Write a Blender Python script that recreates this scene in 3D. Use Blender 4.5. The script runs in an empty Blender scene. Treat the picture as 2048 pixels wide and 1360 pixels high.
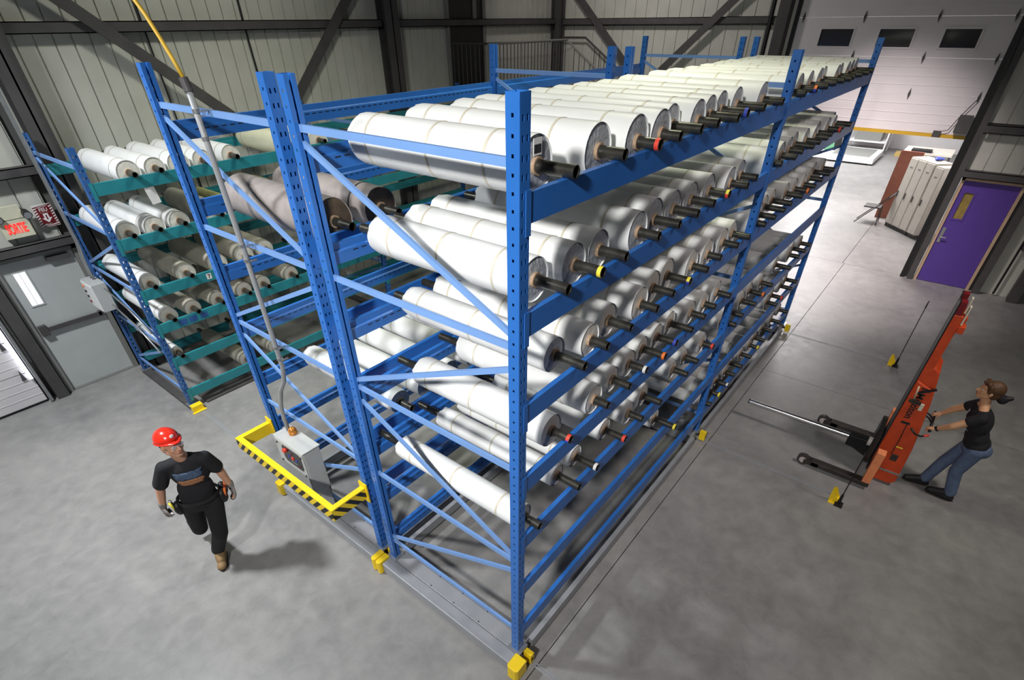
import bpy, bmesh, math, random
from mathutils import Vector, Matrix, noise as mnoise
random.seed(7)
sc = bpy.context.scene
col = sc.collection
PI = math.pi

# ------------------------------------------------------------------ camera, world, lights, exposure
cd = bpy.data.cameras.new('camera')
cam = bpy.data.objects.new('camera', cd); col.objects.link(cam)
cam.location = (-1.9499, -1.5185, 4.7429)
cam.rotation_mode = 'XYZ'
cam.rotation_euler = (0.90754, 0.00834, -0.89636)
cd.sensor_fit = 'HORIZONTAL'; cd.sensor_width = 36.0
cd.lens = 1027.0 / 2048.0 * 36.0
cd.shift_x = 4.122 / 2048.0
cd.shift_y = 164.35 / 2048.0
cd.clip_start = 0.05; cd.clip_end = 200
sc.camera = cam

w = bpy.data.worlds.new('world'); sc.world = w; w.use_nodes = True
bg = w.node_tree.nodes['Background']
bg.inputs[0].default_value = (0.90, 0.95, 1.0, 1); bg.inputs[1].default_value = 0.024

sc.view_settings.view_transform = 'Standard'
sc.view_settings.look = 'None'
sc.view_settings.gamma = 1.0
sc.view_settings.use_curve_mapping = False
sc.view_settings.exposure = 0.0

def area(name, loc, target, size, power, color=(1, 1, 1), spread=180):
    l = bpy.data.lights.new(name, 'AREA'); l.shape = 'DISK'; l.size = size
    l.energy = power; l.color = color; l.spread = math.radians(spread)
    o = bpy.data.objects.new(name, l); col.objects.link(o); o.location = loc
    d = Vector(target) - Vector(loc)
    o.rotation_euler = d.to_track_quat('-Z', 'Y').to_euler()
    return o
# high-bay lamps under the roof
area('lamp_entrance', (-2.9, 5.2, 7.4), (-1.3, 5.0, 0), 0.6, 300, (0.93, 0.965, 1.0), 115)
area('lamp_near', (-5.4, -1.2, 7.2), (0.4, 1.1, 2.8), 0.5, 138, (1.0, 0.99, 0.97), 75)
area('lamp_rack', (4.6, 2.4, 8.2), (4.4, 2.6, 0), 0.8, 105, (0.97, 1.0, 0.74), 120)
area('lamp_teal', (3.6, 4.7, 7.6), (1.6, 7.6, 2.6), 0.6, 44, (1.0, 1.0, 0.88), 110)
area('lamp_corner', (8.6, 6.2, 7.2), (12.6, 5.4, 3.6), 0.6, 42, (1.0, 0.93, 0.90), 115)
area('lamp_aisle', (4.0, -4.6, 8.0), (4.8, -1.0, 0), 0.7, 70, (1.0, 0.90, 0.86), 100)
area('lamp_far', (9.0, 0.4, 6.6), (11.6, 0.3, 1.2), 0.6, 95, (1.0, 0.88, 0.88), 66)
area('lamp_workshop', (17.5, 1.2, 4.6), (17.5, 1.2, 0), 2.4, 470, (1.0, 0.95, 0.95), 170)
area('lamp_workshop_far', (24.0, 3.0, 4.6), (24.0, 3.0, 0), 2.4, 560, (0.97, 0.98, 1.0), 170)

# ------------------------------------------------------------------ materials
def lin(r, g, b):
    f = lambda c: c / 12.92 if c <= 0.04045 else ((c + 0.055) / 1.055) ** 2.4
    return (f(r / 255), f(g / 255), f(b / 255), 1)
M = {}
def mat(name, rgb, rough=0.5, metal=0.0, var=0.0, scale=8.0, bump=0.0, bscale=60.0, spec=0.5, emit=None, estr=0, alpha=None, trans=0, coat=0):
    m = bpy.data.materials.new(name); m.use_nodes = True
    nt = m.node_tree; b = nt.nodes['Principled BSDF']
    c = lin(*rgb)
    b.inputs['Base Color'].default_value = c
    b.inputs['Roughness'].default_value = rough
    b.inputs['Metallic'].default_value = metal
    b.inputs['Specular IOR Level'].default_value = spec
    b.inputs['Transmission Weight'].default_value = trans
    b.inputs['Coat Weight'].default_value = coat
    if emit:
        b.inputs['Emission Color'].default_value = lin(*emit); b.inputs['Emission Strength'].default_value = estr
    if alpha is not None: b.inputs['Alpha'].default_value = alpha
    if var > 0 or bump > 0:
        tc = nt.nodes.new('ShaderNodeTexCoord')
    if var > 0:
        n = nt.nodes.new('ShaderNodeTexNoise'); n.inputs['Scale'].default_value = scale; n.inputs['Detail'].default_value = 5
        nt.links.new(tc.outputs['Object'], n.inputs['Vector'])
        r = nt.nodes.new('ShaderNodeMapRange'); r.inputs[1].default_value = 0.3; r.inputs[2].default_value = 0.7
        r.inputs[3].default_value = 1 - var; r.inputs[4].default_value = 1 + var
        nt.links.new(n.outputs['Fac'], r.inputs[0])
        h = nt.nodes.new('ShaderNodeHueSaturation'); h.inputs['Color'].default_value = c
        nt.links.new(r.outputs[0], h.inputs['Value']); nt.links.new(h.outputs[0], b.inputs['Base Color'])
    if bump > 0:
        n2 = nt.nodes.new('ShaderNodeTexNoise'); n2.inputs['Scale'].default_value = bscale; n2.inputs['Detail'].default_value = 4
        nt.links.new(tc.outputs['Object'], n2.inputs['Vector'])
        bp = nt.nodes.new('ShaderNodeBump'); bp.inputs['Strength'].default_value = bump; bp.inputs['Distance'].default_value = 0.01
        nt.links.new(n2.outputs['Fac'], bp.inputs['Height']); nt.links.new(bp.outputs[0], b.inputs['Normal'])
    M[name] = m
    return m
mat('rack_blue', (42, 104, 182), 0.36, var=0.08, scale=3, bump=0.03, bscale=40)
mat('brace_blue', (112, 150, 205), 0.42, var=0.05, scale=3)
mat('rack_old_blue', (44, 90, 150), 0.5, var=0.18, scale=6)
mat('teal', (38, 128, 138), 0.45, var=0.12, scale=5)
mat('film_white', (226, 227, 225), 0.46, var=0.03, scale=5, bump=0.10, bscale=9, spec=0.35)
mat('film_cream', (226, 226, 196), 0.4, var=0.05, scale=5, bump=0.3, bscale=9)
mat('film_grey', (150, 142, 138), 0.35, var=0.15, scale=7, bump=0.5, bscale=12)
mat('film_yellow', (205, 200, 120), 0.35, var=0.12, scale=9, bump=0.3, bscale=12)
mat('film_greyish', (176, 172, 158), 0.45, var=0.10, scale=6, bump=0.25, bscale=10)  # greyer and warmer than the white film
mat('end_film', (172, 176, 180), 0.28, var=0.22, scale=26, bump=0.7, bscale=40)
mat('end_paper', (214, 210, 200), 0.6, var=0.08, scale=30)
mat('end_dark', (88, 74, 58), 0.6, var=0.3, scale=20)
mat('cardboard', (164, 138, 112), 0.8, var=0.2, scale=60)
mat('pipe_steel', (82, 80, 74), 0.33, 0.75, var=0.3, scale=14)
mat('tape_beige', (200, 193, 174), 0.5)
mat('tape_black', (32, 32, 34), 0.5)
mat('st_yellow', (236, 218, 66), 0.5); mat('st_red', (222, 70, 52), 0.5); mat('st_blue', (58, 76, 178), 0.5); mat('st_orange', (236, 120, 50), 0.5)
mat('label_paper', (222, 222, 220), 0.6)
mat('ink', (24, 24, 26), 0.6)
mat('base_grey', (150, 152, 156), 0.45, 0.2, var=0.06, scale=6)
mat('conduit_grey', (150, 152, 154), 0.5, 0.1)
mat('galv', (168, 170, 172), 0.35, 0.7, var=0.08, scale=12)
mat('yellow', (240, 204, 28), 0.45, var=0.06, scale=8)
mat('amber', (214, 138, 62), 0.15, 0.5)
mat('box_grey', (176, 178, 176), 0.5, var=0.03, scale=20)
mat('black', (20, 20, 22), 0.5)
mat('black_gloss', (14, 14, 16), 0.2)
mat('steel_dark', (74, 72, 72), 0.6, var=0.15, scale=4)
mat('sub_dark', (40, 39, 38), 0.9)
mat('siding', (196, 196, 186), 0.6, var=0.06, scale=2.5)
mat('siding_seam', (96, 96, 92), 0.7)
mat('door_grey', (186, 190, 187), 0.5, var=0.04, scale=4)
mat('frame_grey', (128, 128, 124), 0.5)
mat('purple', (88, 62, 150), 0.45, var=0.05, scale=6)
mat('tan_frame', (196, 168, 140), 0.5, var=0.06)
mat('door_white', (226, 222, 222), 0.55, var=0.03, scale=2, bump=0.05, bscale=120)
mat('glass_dark', (60, 58, 58), 0.08, spec=0.8)
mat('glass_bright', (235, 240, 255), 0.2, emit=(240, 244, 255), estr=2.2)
mat('wire_glass', (150, 130, 70), 0.2, var=0.2, scale=12)
mat('exit_red', (255, 50, 40), 0.4, emit=(255, 40, 34), estr=1.1)
mat('sign_cream', (206, 204, 180), 0.5, var=0.04)
mat('sign_white', (235, 232, 230), 0.5)
mat('sign_red', (112, 14, 22), 0.5)
mat('orange', (196, 68, 26), 0.5, var=0.14, scale=7, bump=0.03)
mat('orange_pale', (232, 140, 92), 0.5, var=0.12, scale=8)
mat('chrome', (205, 205, 205), 0.22, 0.95)
mat('dark_metal', (66, 60, 56), 0.5, 0.5, var=0.25, scale=9)
mat('wheel', (60, 54, 52), 0.5)
mat('wheel_hub', (190, 180, 176), 0.5)
mat('locker', (202, 198, 188), 0.5, var=0.04)
mat('brown_panel', (134, 80, 62), 0.6, var=0.08)
mat('green_box', (92, 150, 112), 0.5, var=0.1)
mat('white_paint', (228, 228, 228), 0.5, var=0.04)
mat('wood', (190, 160, 96), 0.6, var=0.15)
mat('skin_m', (196, 146, 118), 0.55, var=0.05, scale=20)
mat('skin_w', (206, 158, 118), 0.55, var=0.05, scale=20)
mat('shirt_black', (26, 26, 30), 0.85, var=0.15, scale=14, bump=0.35, bscale=16)
mat('pants_black', (22, 22, 25), 0.85, var=0.2, scale=12, bump=0.35, bscale=16)
mat('jeans', (90, 106, 134), 0.8, var=0.18, scale=12, bump=0.35, bscale=18)
mat('boot_tan', (140, 112, 76), 0.75, var=0.2, scale=22)
mat('boot_black', (34, 32, 34), 0.6)
mat('sole', (54, 48, 42), 0.8)
mat('glove', (128, 122, 118), 0.85, var=0.15, scale=40)
mat('helmet', (226, 48, 32), 0.22, coat=0.3)
mat('hair', (84, 58, 34), 0.6, var=0.3, scale=50)
mat('eye_white', (225, 222, 216), 0.3)
mat('lip', (168, 100, 88), 0.5)
mat('print_blue', (66, 84, 108), 0.8, var=0.35, scale=50)
mat('print_orange', (160, 110, 76), 0.8, var=0.3, scale=50)
mat('print_white', (196, 190, 206), 0.8, var=0.3, scale=60)
mat('glasses', (210, 212, 216), 0.08, alpha=0.35)
mat('hose_yellow', (204, 164, 46), 0.5)
mat('chalk_line', (170, 168, 166), 0.6)

# concrete
m = bpy.data.materials.new('concrete'); m.use_nodes = True; M['concrete'] = m
nt = m.node_tree; b = nt.nodes['Principled BSDF']
tc = nt.nodes.new('ShaderNodeTexCoord')
def nz(s, d, rough=0.6, dist=0.0):
    n = nt.nodes.new('ShaderNodeTexNoise'); n.inputs['Scale'].default_value = s; n.inputs['Detail'].default_value = d
    n.inputs['Roughness'].default_value = rough; n.inputs['Distortion'].default_value = dist
    nt.links.new(tc.outputs['Object'], n.inputs['Vector']); return n
n1 = nz(0.9, 6, 0.62, 0.6); n2 = nz(5.5, 5, 0.6, 0.4); n3 = nz(70, 3)
mx = nt.nodes.new('ShaderNodeMix'); mx.data_type = 'FLOAT'; mx.inputs[0].default_value = 0.45
nt.links.new(n1.outputs['Fac'], mx.inputs[2]); nt.links.new(n2.outputs['Fac'], mx.inputs[3])
mx2 = nt.nodes.new('ShaderNodeMix'); mx2.data_type = 'FLOAT'; mx2.inputs[0].default_value = 0.16
nt.links.new(mx.outputs[0], mx2.inputs[2]); nt.links.new(n3.outputs['Fac'], mx2.inputs[3])
cr = nt.nodes.new('ShaderNodeValToRGB')
cr.color_ramp.elements[0].position = 0.30; cr.color_ramp.elements[0].color = lin(114, 113, 112)
cr.color_ramp.elements[1].position = 0.72; cr.color_ramp.elements[1].color = lin(158, 156, 153)
nt.links.new(mx2.outputs[0], cr.inputs[0]); nt.links.new(cr.outputs[0], b.inputs['Base Color'])
rr = nt.nodes.new('ShaderNodeMapRange'); rr.inputs[3].default_value = 0.30; rr.inputs[4].default_value = 0.52
nt.links.new(n2.outputs['Fac'], rr.inputs[0]); nt.links.new(rr.outputs[0], b.inputs['Roughness'])
b.inputs['Specular IOR Level'].default_value = 0.45
bp = nt.nodes.new('ShaderNodeBump'); bp.inputs['Strength'].default_value = 0.06; bp.inputs['Distance'].default_value = 0.01
nt.links.new(n2.outputs['Fac'], bp.inputs['Height']); nt.links.new(bp.outputs[0], b.inputs['Normal'])

# hazard stripes (flat print on the guard)
m = bpy.data.materials.new('hazard'); m.use_nodes = True; M['hazard'] = m
nt = m.node_tree; b = nt.nodes['Principled BSDF']; b.inputs['Roughness'].default_value = 0.5
tc = nt.nodes.new('ShaderNodeTexCoord'); sp = nt.nodes.new('ShaderNodeSeparateXYZ'); nt.links.new(tc.outputs['Object'], sp.inputs[0])
ad = nt.nodes.new('ShaderNodeMath'); ad.operation = 'ADD'; nt.links.new(sp.outputs['Y'], ad.inputs[0]); nt.links.new(sp.outputs['Z'], ad.inputs[1])
ad2 = nt.nodes.new('ShaderNodeMath'); ad2.operation = 'ADD'; nt.links.new(ad.outputs[0], ad2.inputs[0]); nt.links.new(sp.outputs['X'], ad2.inputs[1])
mu = nt.nodes.new('ShaderNodeMath'); mu.operation = 'MULTIPLY'; mu.inputs[1].default_value = 8.0; nt.links.new(ad2.outputs[0], mu.inputs[0])
fr = nt.nodes.new('ShaderNodeMath'); fr.operation = 'FRACT'; nt.links.new(mu.outputs[0], fr.inputs[0])
gt = nt.nodes.new('ShaderNodeMath'); gt.operation = 'GREATER_THAN'; gt.inputs[1].default_value = 0.5; nt.links.new(fr.outputs[0], gt.inputs[0])
mc = nt.nodes.new('ShaderNodeMix'); mc.data_type = 'RGBA'; nt.links.new(gt.outputs[0], mc.inputs[0])
mc.inputs[6].default_value = lin(232, 198, 30); mc.inputs[7].default_value = lin(28, 28, 28)
nt.links.new(mc.outputs[2], b.inputs['Base Color'])

# ------------------------------------------------------------------ mesh helpers
class MB:
    def __init__(s, o=(0, 0, 0)):
        s.v = []; s.f = []; s.o = Vector(o)
    def add(s, vs, fs):
        n = len(s.v); s.v += [tuple(Vector(v) - s.o) for v in vs]; s.f += [tuple(i + n for i in f) for f in fs]; return s
    def box(s, x0, x1, y0, y1, z0, z1):
        vs = [(x, y, z) for z in (z0, z1) for y in (y0, y1) for x in (x0, x1)]
        return s.add(vs, [(0, 2, 3, 1), (4, 5, 7, 6), (0, 1, 5, 4), (2, 6, 7, 3), (0, 4, 6, 2), (1, 3, 7, 5)])
    def bar(s, a, b, w, h, up=(0, 0, 1)):
        a = Vector(a); b = Vector(b); d = (b - a).normalized(); u = Vector(up)
        if abs(d.dot(u)) > 0.99: u = Vector((1, 0, 0))
        r = d.cross(u).normalized(); u = r.cross(d)
        vs = []
        for p in (a, b):
            for i, j in ((-1, -1), (1, -1), (1, 1), (-1, 1)): vs.append(p + r * (i * w / 2) + u * (j * h / 2))
        return s.add(vs, [(3, 2, 1, 0), (4, 5, 6, 7), (0, 1, 5, 4), (1, 2, 6, 5), (2, 3, 7, 6), (3, 0, 4, 7)])
    def cyl(s, a, b, r0, r1=None, n=16, caps=True):
        a = Vector(a); b = Vector(b); d = (b - a).normalized(); r1 = r0 if r1 is None else r1
        u = Vector((0, 0, 1)) if abs(d.z) < 0.9 else Vector((1, 0, 0))
        e = d.cross(u).normalized(); g = d.cross(e)
        vs = []
        for p, r in ((a, r0), (b, r1)):
            for k in range(n):
                t = 2 * PI * k / n; vs.append(p + e * (r * math.cos(t)) + g * (r * math.sin(t)))
        fs = [(k, (k + 1) % n, n + (k + 1) % n, n + k) for k in range(n)]
        if caps: fs += [tuple(range(n - 1, -1, -1)), tuple(range(n, 2 * n))]
        return s.add(vs, fs)
    def pipe(s, a, b, ro, ri, n=16):
        a = Vector(a); b = Vector(b); d = (b - a).normalized()
        u = Vector((0, 0, 1)) if abs(d.z) < 0.9 else Vector((1, 0, 0))
        e = d.cross(u).normalized(); g = d.cross(e); vs = []
        for p, r in ((a, ro), (b, ro), (b, ri), (a, ri)):
            for k in range(n):
                t = 2 * PI * k / n; vs.append(p + e * (r * math.cos(t)) + g * (r * math.sin(t)))
        fs = []
        for q in range(4):
            q2 = (q + 1) % 4
            fs += [(q * n + k, q * n + (k + 1) % n, q2 * n + (k + 1) % n, q2 * n + k) for k in range(n)]
        return s.add(vs, fs)
    def path(s, pts, r, n=10):
        pts = [Vector(p) for p in pts]; rings = []; e = None
        for i, p in enumerate(pts):
            d = (pts[min(i + 1, len(pts) - 1)] - pts[max(i - 1, 0)]).normalized()
            if e is None:
                u = Vector((0, 0, 1)) if abs(d.z) < 0.9 else Vector((1, 0, 0)); e = d.cross(u).normalized()
            else:
                e = (e - d * e.dot(d)).normalized()
            g = d.cross(e)
            rings.append([p + e * (r * math.cos(2 * PI * k / n)) + g * (r * math.sin(2 * PI * k / n)) for k in range(n)])
        vs = [v for rg in rings for v in rg]; fs = []
        for i in range(len(pts) - 1):
            fs += [(i * n + k, i * n + (k + 1) % n, (i + 1) * n + (k + 1) % n, (i + 1) * n + k) for k in range(n)]
        fs += [tuple(range(n - 1, -1, -1)), tuple(range((len(pts) - 1) * n, len(pts) * n))]
        return s.add(vs, fs)
    def prism(s, poly, axis, a, b):
        """poly: 2D points in the two other axes (cyclic order y,z / x,z / x,y)"""
        def P(p, t):
            return {'x': (t, p[0], p[1]), 'y': (p[0], t, p[1]), 'z': (p[0], p[1], t)}[axis]
        n = len(poly); vs = [P(p, a) for p in poly] + [P(p, b) for p in poly]
        fs = [tuple(range(n - 1, -1, -1)), tuple(range(n, 2 * n))] + [(k, (k + 1) % n, n + (k + 1) % n, n + k) for k in range(n)]
        return s.add(vs, fs)
    def ball(s, c, rx, ry=None, rz=None, n=14, m=9, rot=None):
        ry = ry or rx; rz = rz or rx; c = Vector(c); vs = []; fs = []
        for i in range(m + 1):
            ph = PI * i / m
            for k in range(n):
                t = 2 * PI * k / n
                p = Vector((rx * math.sin(ph) * math.cos(t), ry * math.sin(ph) * math.sin(t), rz * math.cos(ph)))
                if rot is not None: p = rot @ p
                vs.append(c + p)
        for i in range(m):
            fs += [(i * n + k, (i + 1) * n + k, (i + 1) * n + (k + 1) % n, i * n + (k + 1) % n) for k in range(n)]
        return s.add(vs, fs)
    def mesh(s, name, smooth=False):
        me = bpy.data.meshes.new(name); me.from_pydata(s.v, [], s.f)
        bm = bmesh.new(); bm.from_mesh(me); bmesh.ops.remove_doubles(bm, verts=bm.verts, dist=1e-6)
        bmesh.ops.recalc_face_normals(bm, faces=bm.faces); bm.to_mesh(me); bm.free()
        if smooth:
            for p in me.polygons: p.use_smooth = True
        return me
    def build(s, name, material, parent=None, smooth=False, bevel=0, loc=None, auto=False):
        return put(name, s.mesh(name, smooth or auto), material, parent, bevel, s.o if loc is None else loc, auto)

def put(name, me, material, parent=None, bevel=0, loc=(0, 0, 0), auto=False):
    if isinstance(material, str): material = M[material]
    if not me.materials: me.materials.append(material)
    o = bpy.data.objects.new(name, me); col.objects.link(o)
    if parent is not None:
        o.parent = parent
        pl = Vector((0, 0, 0)); p = parent
        while p is not None: pl += p.location; p = p.parent
        o.location = Vector(loc) - pl
    else: o.location = loc
    if bevel:
        bv = o.modifiers.new('bevel', 'BEVEL'); bv.width = bevel; bv.segments = 2; bv.limit_method = 'ANGLE'; bv.angle_limit = math.radians(40)
    if auto:
        es = o.modifiers.new('split', 'EDGE_SPLIT'); es.split_angle = math.radians(38)
    return o
def tag(o, label, cat, group=None):
    o['label'] = label; o['category'] = cat
    if group: o['group'] = group
    return o
def thing(name, label, cat, loc=(0, 0, 0), group=None):
    o = bpy.data.objects.new(name, None); col.objects.link(o); o.location = loc; o.empty_display_size = 0.1
    return tag(o, label, cat, group)
def struct(o):
    o['kind'] = 'structure'; return o
def text_mesh(s, size, depth=0.002, bold=False):
    cu = bpy.data.curves.new('t', 'FONT'); cu.body = s; cu.size = size; cu.extrude = depth / 2
    cu.align_x = 'CENTER'; cu.align_y = 'CENTER'
    if bold: cu.offset = size * 0.02
    ob = bpy.data.objects.new('t', cu); col.objects.link(ob)
    dg = bpy.context.evaluated_depsgraph_get(); dg.update()
    me = bpy.data.meshes.new_from_object(ob.evaluated_get(dg))
    bpy.data.objects.remove(ob); bpy.data.curves.remove(cu)
    me.materials.clear()
    return me
def xform(me, mtx):
    me.transform(mtx); return me
ORD = ['first', 'second', 'third', 'fourth', 'fifth', 'sixth', 'seventh', 'eighth', 'ninth', 'tenth', 'eleventh', 'twelfth', 'thirteenth', 'fourteenth']

# ------------------------------------------------------------------ dimensions
D = 1.681; G = 0.212; L = 4.087; PH = 4.35; BZ = 0.17
YR0, YR1, YL0, YL1 = 0.0, D, D + G, 2 * D + G
YT0, YT1 = 6.45, 8.13
LV = [4.13, 3.53, 2.93, 2.33, 1.73, 1.13, 0.53]
TLV = [3.265, 2.60, 1.925, 1.42, 0.88, 0.335]
WY = 8.55; WX = 12.70

# ------------------------------------------------------------------ setting: floor, walls, doors
fl = struct(MB().box(-12, 31, -10, 13, -0.10, -0.04).build('floor', 'sub_dark'))
g_ = 0.005
for (x0, x1, ys) in ((-12, 6.6, (-10, -0.2, 13)), (6.6, 12.74, (-10, -0.2, 13)), (12.74, 31, (-10, -0.16, 13))):
    for y0, y1 in zip(ys[:-1], ys[1:]):
        o = MB().box(x0 + g_, x1 - g_, y0 + g_, y1 - g_, -0.04, 0.0).build('slab', 'concrete', fl)
ce = struct(MB().box(-9, 13, -9, 9, 8.9, 9.0).build('ceiling', 'steel_dark'))

def siding_panel(wd, z0, z1, n=4):
    """ribbed metal sheet in the XZ plane, front face towards -Y, from x = 0 to wd"""
    mb = MB(); prof = []; st = wd / n; gr = 0.022; dp = 0.022
    for k in range(n):
        a = k * st
        prof += [(a, 0), (a + st - gr, 0), (a + st - gr * 0.75, dp), (a + st - gr * 0.25, dp)]
    prof += [(wd, 0)]
    vs = [(x, y, z) for z in (z0, z1) for x, y in prof]; m_ = len(prof)
    mb.add(vs, [(i, i + 1, m_ + i + 1, m_ + i) for i in range(m_ - 1)])
    return mb.mesh('panel')
PW = 0.88
wl = struct(MB().box(-7.0, WX + 0.2, WY + 0.05, WY + 0.2, 0, 8.9).build('wall_left', 'siding_seam'))
pm = siding_panel(PW, 0, 8.9)
nx = 0
x = -7.0
while x < WX - 0.05:
    if x < -1.06 - PW or x > -0.06:
        put('panel', pm, 'siding', wl, loc=(x, WY, 0))
    x += PW
pm2 = siding_panel(PW * 1.18, 2.2, 8.9)
put('panel', pm2, 'siding', wl, loc=(-1.12, WY, 0))
pm3 = siding_panel(0.62, 2.2, 8.9, 3)
put('panel', pm3, 'siding', wl, loc=(-1.76, WY, 0))
# steel frame on the left wall
def ibeam(mb, a, b, wd, dp, vert):
    pass
def Hcol(x, y, z0, z1, name, parent, wx=0.26, wy=0.26):
    mb = MB((x, y, 0))
    mb.box(x - wx / 2, x + wx / 2, y - wy / 2, y - wy / 2 + 0.02, z0, z1)
    mb.box(x - wx / 2, x + wx / 2, y + wy / 2 - 0.02, y + wy / 2, z0, z1)
    mb.box(x - 0.012, x + 0.012, y - wy / 2, y + wy / 2, z0, z1)
    return mb.build(name, 'steel_dark', parent)
Hcol(0.22, WY - 0.16, 0, 8.9, 'column', wl); Hcol(6.6, WY - 0.16, 0, 8.9, 'column', wl, 0.34); Hcol(12.5, WY - 0.16, 0, 8.9, 'column', wl)
def girt_y(x0, x1, z0, z1, dp=0.16):
    y0 = WY - dp
    return MB().box(x0, x1, y0, WY - 0.01, z1 - 0.012, z1).box(x0, x1, y0, y0 + 0.012, z0, z1).box(x0, x1, y0, y0 + 0.05, z0, z0 + 0.012).build('girt', 'steel_dark', wl)
for a, b_ in ((-7, 0.09), (0.35, 6.43), (6.77, 12.36)):
    girt_y(a, b_, 4.66, 4.79)
    girt_y(a, b_, 6.6, 6.73)
girt_y(-7, 0.09, 3.12, 3.24)
girt_y(0.35, 6.43, 2.3, 2.42)
girt_y(-1.4, 0.09, 2.17, 2.29)
def bracing(parent, pts, y):
    pass
def angle_bar(a, b_, parent, wd=0.16):
    return MB().bar(a, b_, wd, 0.03, up=(0, -1, 0) if abs(a[1] - b_[1]) < 0.01 else (-1, 0, 0)).build('brace', 'steel_dark', parent)
yb = WY - 0.22
angle_bar((-0.63 + 0.65, yb, 5.9), (3.42, yb, 3.1), wl); angle_bar((6.72 - 0.25, yb, 5.9), (3.55, yb, 3.06), wl)
# loose conduits on the wall
MB().path([(3.62, WY - 0.03, 8), (3.64, WY - 0.03, 4.6), (3.72, WY - 0.03, 2.4)], 0.014, 8).build('conduit', 'black', wl)
MB().path([(2.05, WY - 0.03, 8), (2.08, WY - 0.03, 4.5), (2.1, WY - 0.03, 2.4)], 0.012, 8).build('conduit', 'black', wl)

# far wall with the big overhead door
wr = struct(MB().box(WX + 0.05, WX + 0.2, 2.42, WY, 0, 8.9).box(WX + 0.05, WX + 0.2, -9, -1.44, 2.16, 8.9)
            .box(WX + 0.05, WX + 0.2, -3.5, -2.70, 0, 2.16).box(WX + 0.05, WX + 0.2, -1.63, -1.44, 0, 2.16).box(WX + 0.05, WX + 0.2, -1.44, 2.42, 6.0, 8.9).build('wall_right', 'siding_seam'))
pmr = siding_panel(PW, 0, 8.9, 3); xform(pmr, Matrix.Rotation(-PI / 2, 4, 'Z'))   # front towards -X, x -> -y
y = WY
while y > 3.2:
    put('panel', pmr, 'siding', wr, loc=(WX, y, 0)); y -= PW
pz = siding_panel(PW, 2.30, 2.96, 3); xform(pz, Matrix.Rotation(-PI / 2, 4, 'Z'))
pz2 = siding_panel(PW, 3.12, 8.9, 3); xform(pz2, Matrix.Rotation(-PI / 2, 4, 'Z'))
for k in range(3):
    put('panel', pz, 'siding', wr, loc=(WX, -1.62 - k * PW, 0)); put('panel', pz2, 'siding', wr, loc=(WX, -1.62 - k * PW, 0))
pz3 = siding_panel(0.6, 0, 2.16, 2); xform(pz3, Matrix.Rotation(-PI / 2, 4, 'Z'))
put('panel', pz3, 'siding', wr, loc=(WX, -2.82, 0))
def girt_x(y0, y1, z0, z1, dp=0.16):
    x0 = WX - dp
    return MB().box(x0, WX - 0.01, y0, y1, z1 - 0.012, z1).box(x0, x0 + 0.012, y0, y1, z0, z1).box(x0, x0 + 0.05, y0, y1, z0, z0 + 0.012).build('girt', 'steel_dark', wr)
girt_x(2.8, WY - 0.3, 4.64, 4.78); girt_x(2.8, WY - 0.3, 6.6, 6.73); girt_x(-9, -1.62, 2.96, 3.10); girt_x(-9, -1.62, 2.17, 2.30)
MB().box(WX - 0.30, WX - 0.02, 2.50, 2.72, 0, 8.9).build('column', 'steel_dark', wr)
MB().cyl((WX - 0.22, 2.86, 0), (WX - 0.22, 2.86, 8.9), 0.045).build('downpipe', 'black', wr)
MB().box(WX - 0.12, WX + 0.05, -1.62, -1.52, 0, 6.2).build('column', 'steel_dark', wr)
MB().box(WX - 0.2, WX - 0.02, -2.86, -2.73, 0, 2.3).build('column', 'steel_dark', wr)
MB().box(WX - 0.3, WX - 0.02, -3.52, -3.34, 0, 8.9).build('column', 'steel_dark', wr)
MB().path([(WX - 0.1, -3.1, 0.05), (WX - 0.1, -3.1, 1.2), (WX - 0.14, -3.14, 1.35), (WX - 0.1, -3.18, 2.2)], 0.02, 8).build('conduit', 'black', wr)
MB().box(WX - 0.14, WX - 0.02, -3.26, -3.12, 1.0, 1.2).build('switch_box', 'steel_dark', wr)
xb = WX - 0.22
angle_bar((xb, 8.30, 5.7), (xb, 5.75, 3.42), wr); angle_bar((xb, 2.95, 5.76), (xb, 5.65, 3.36), wr)

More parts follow.
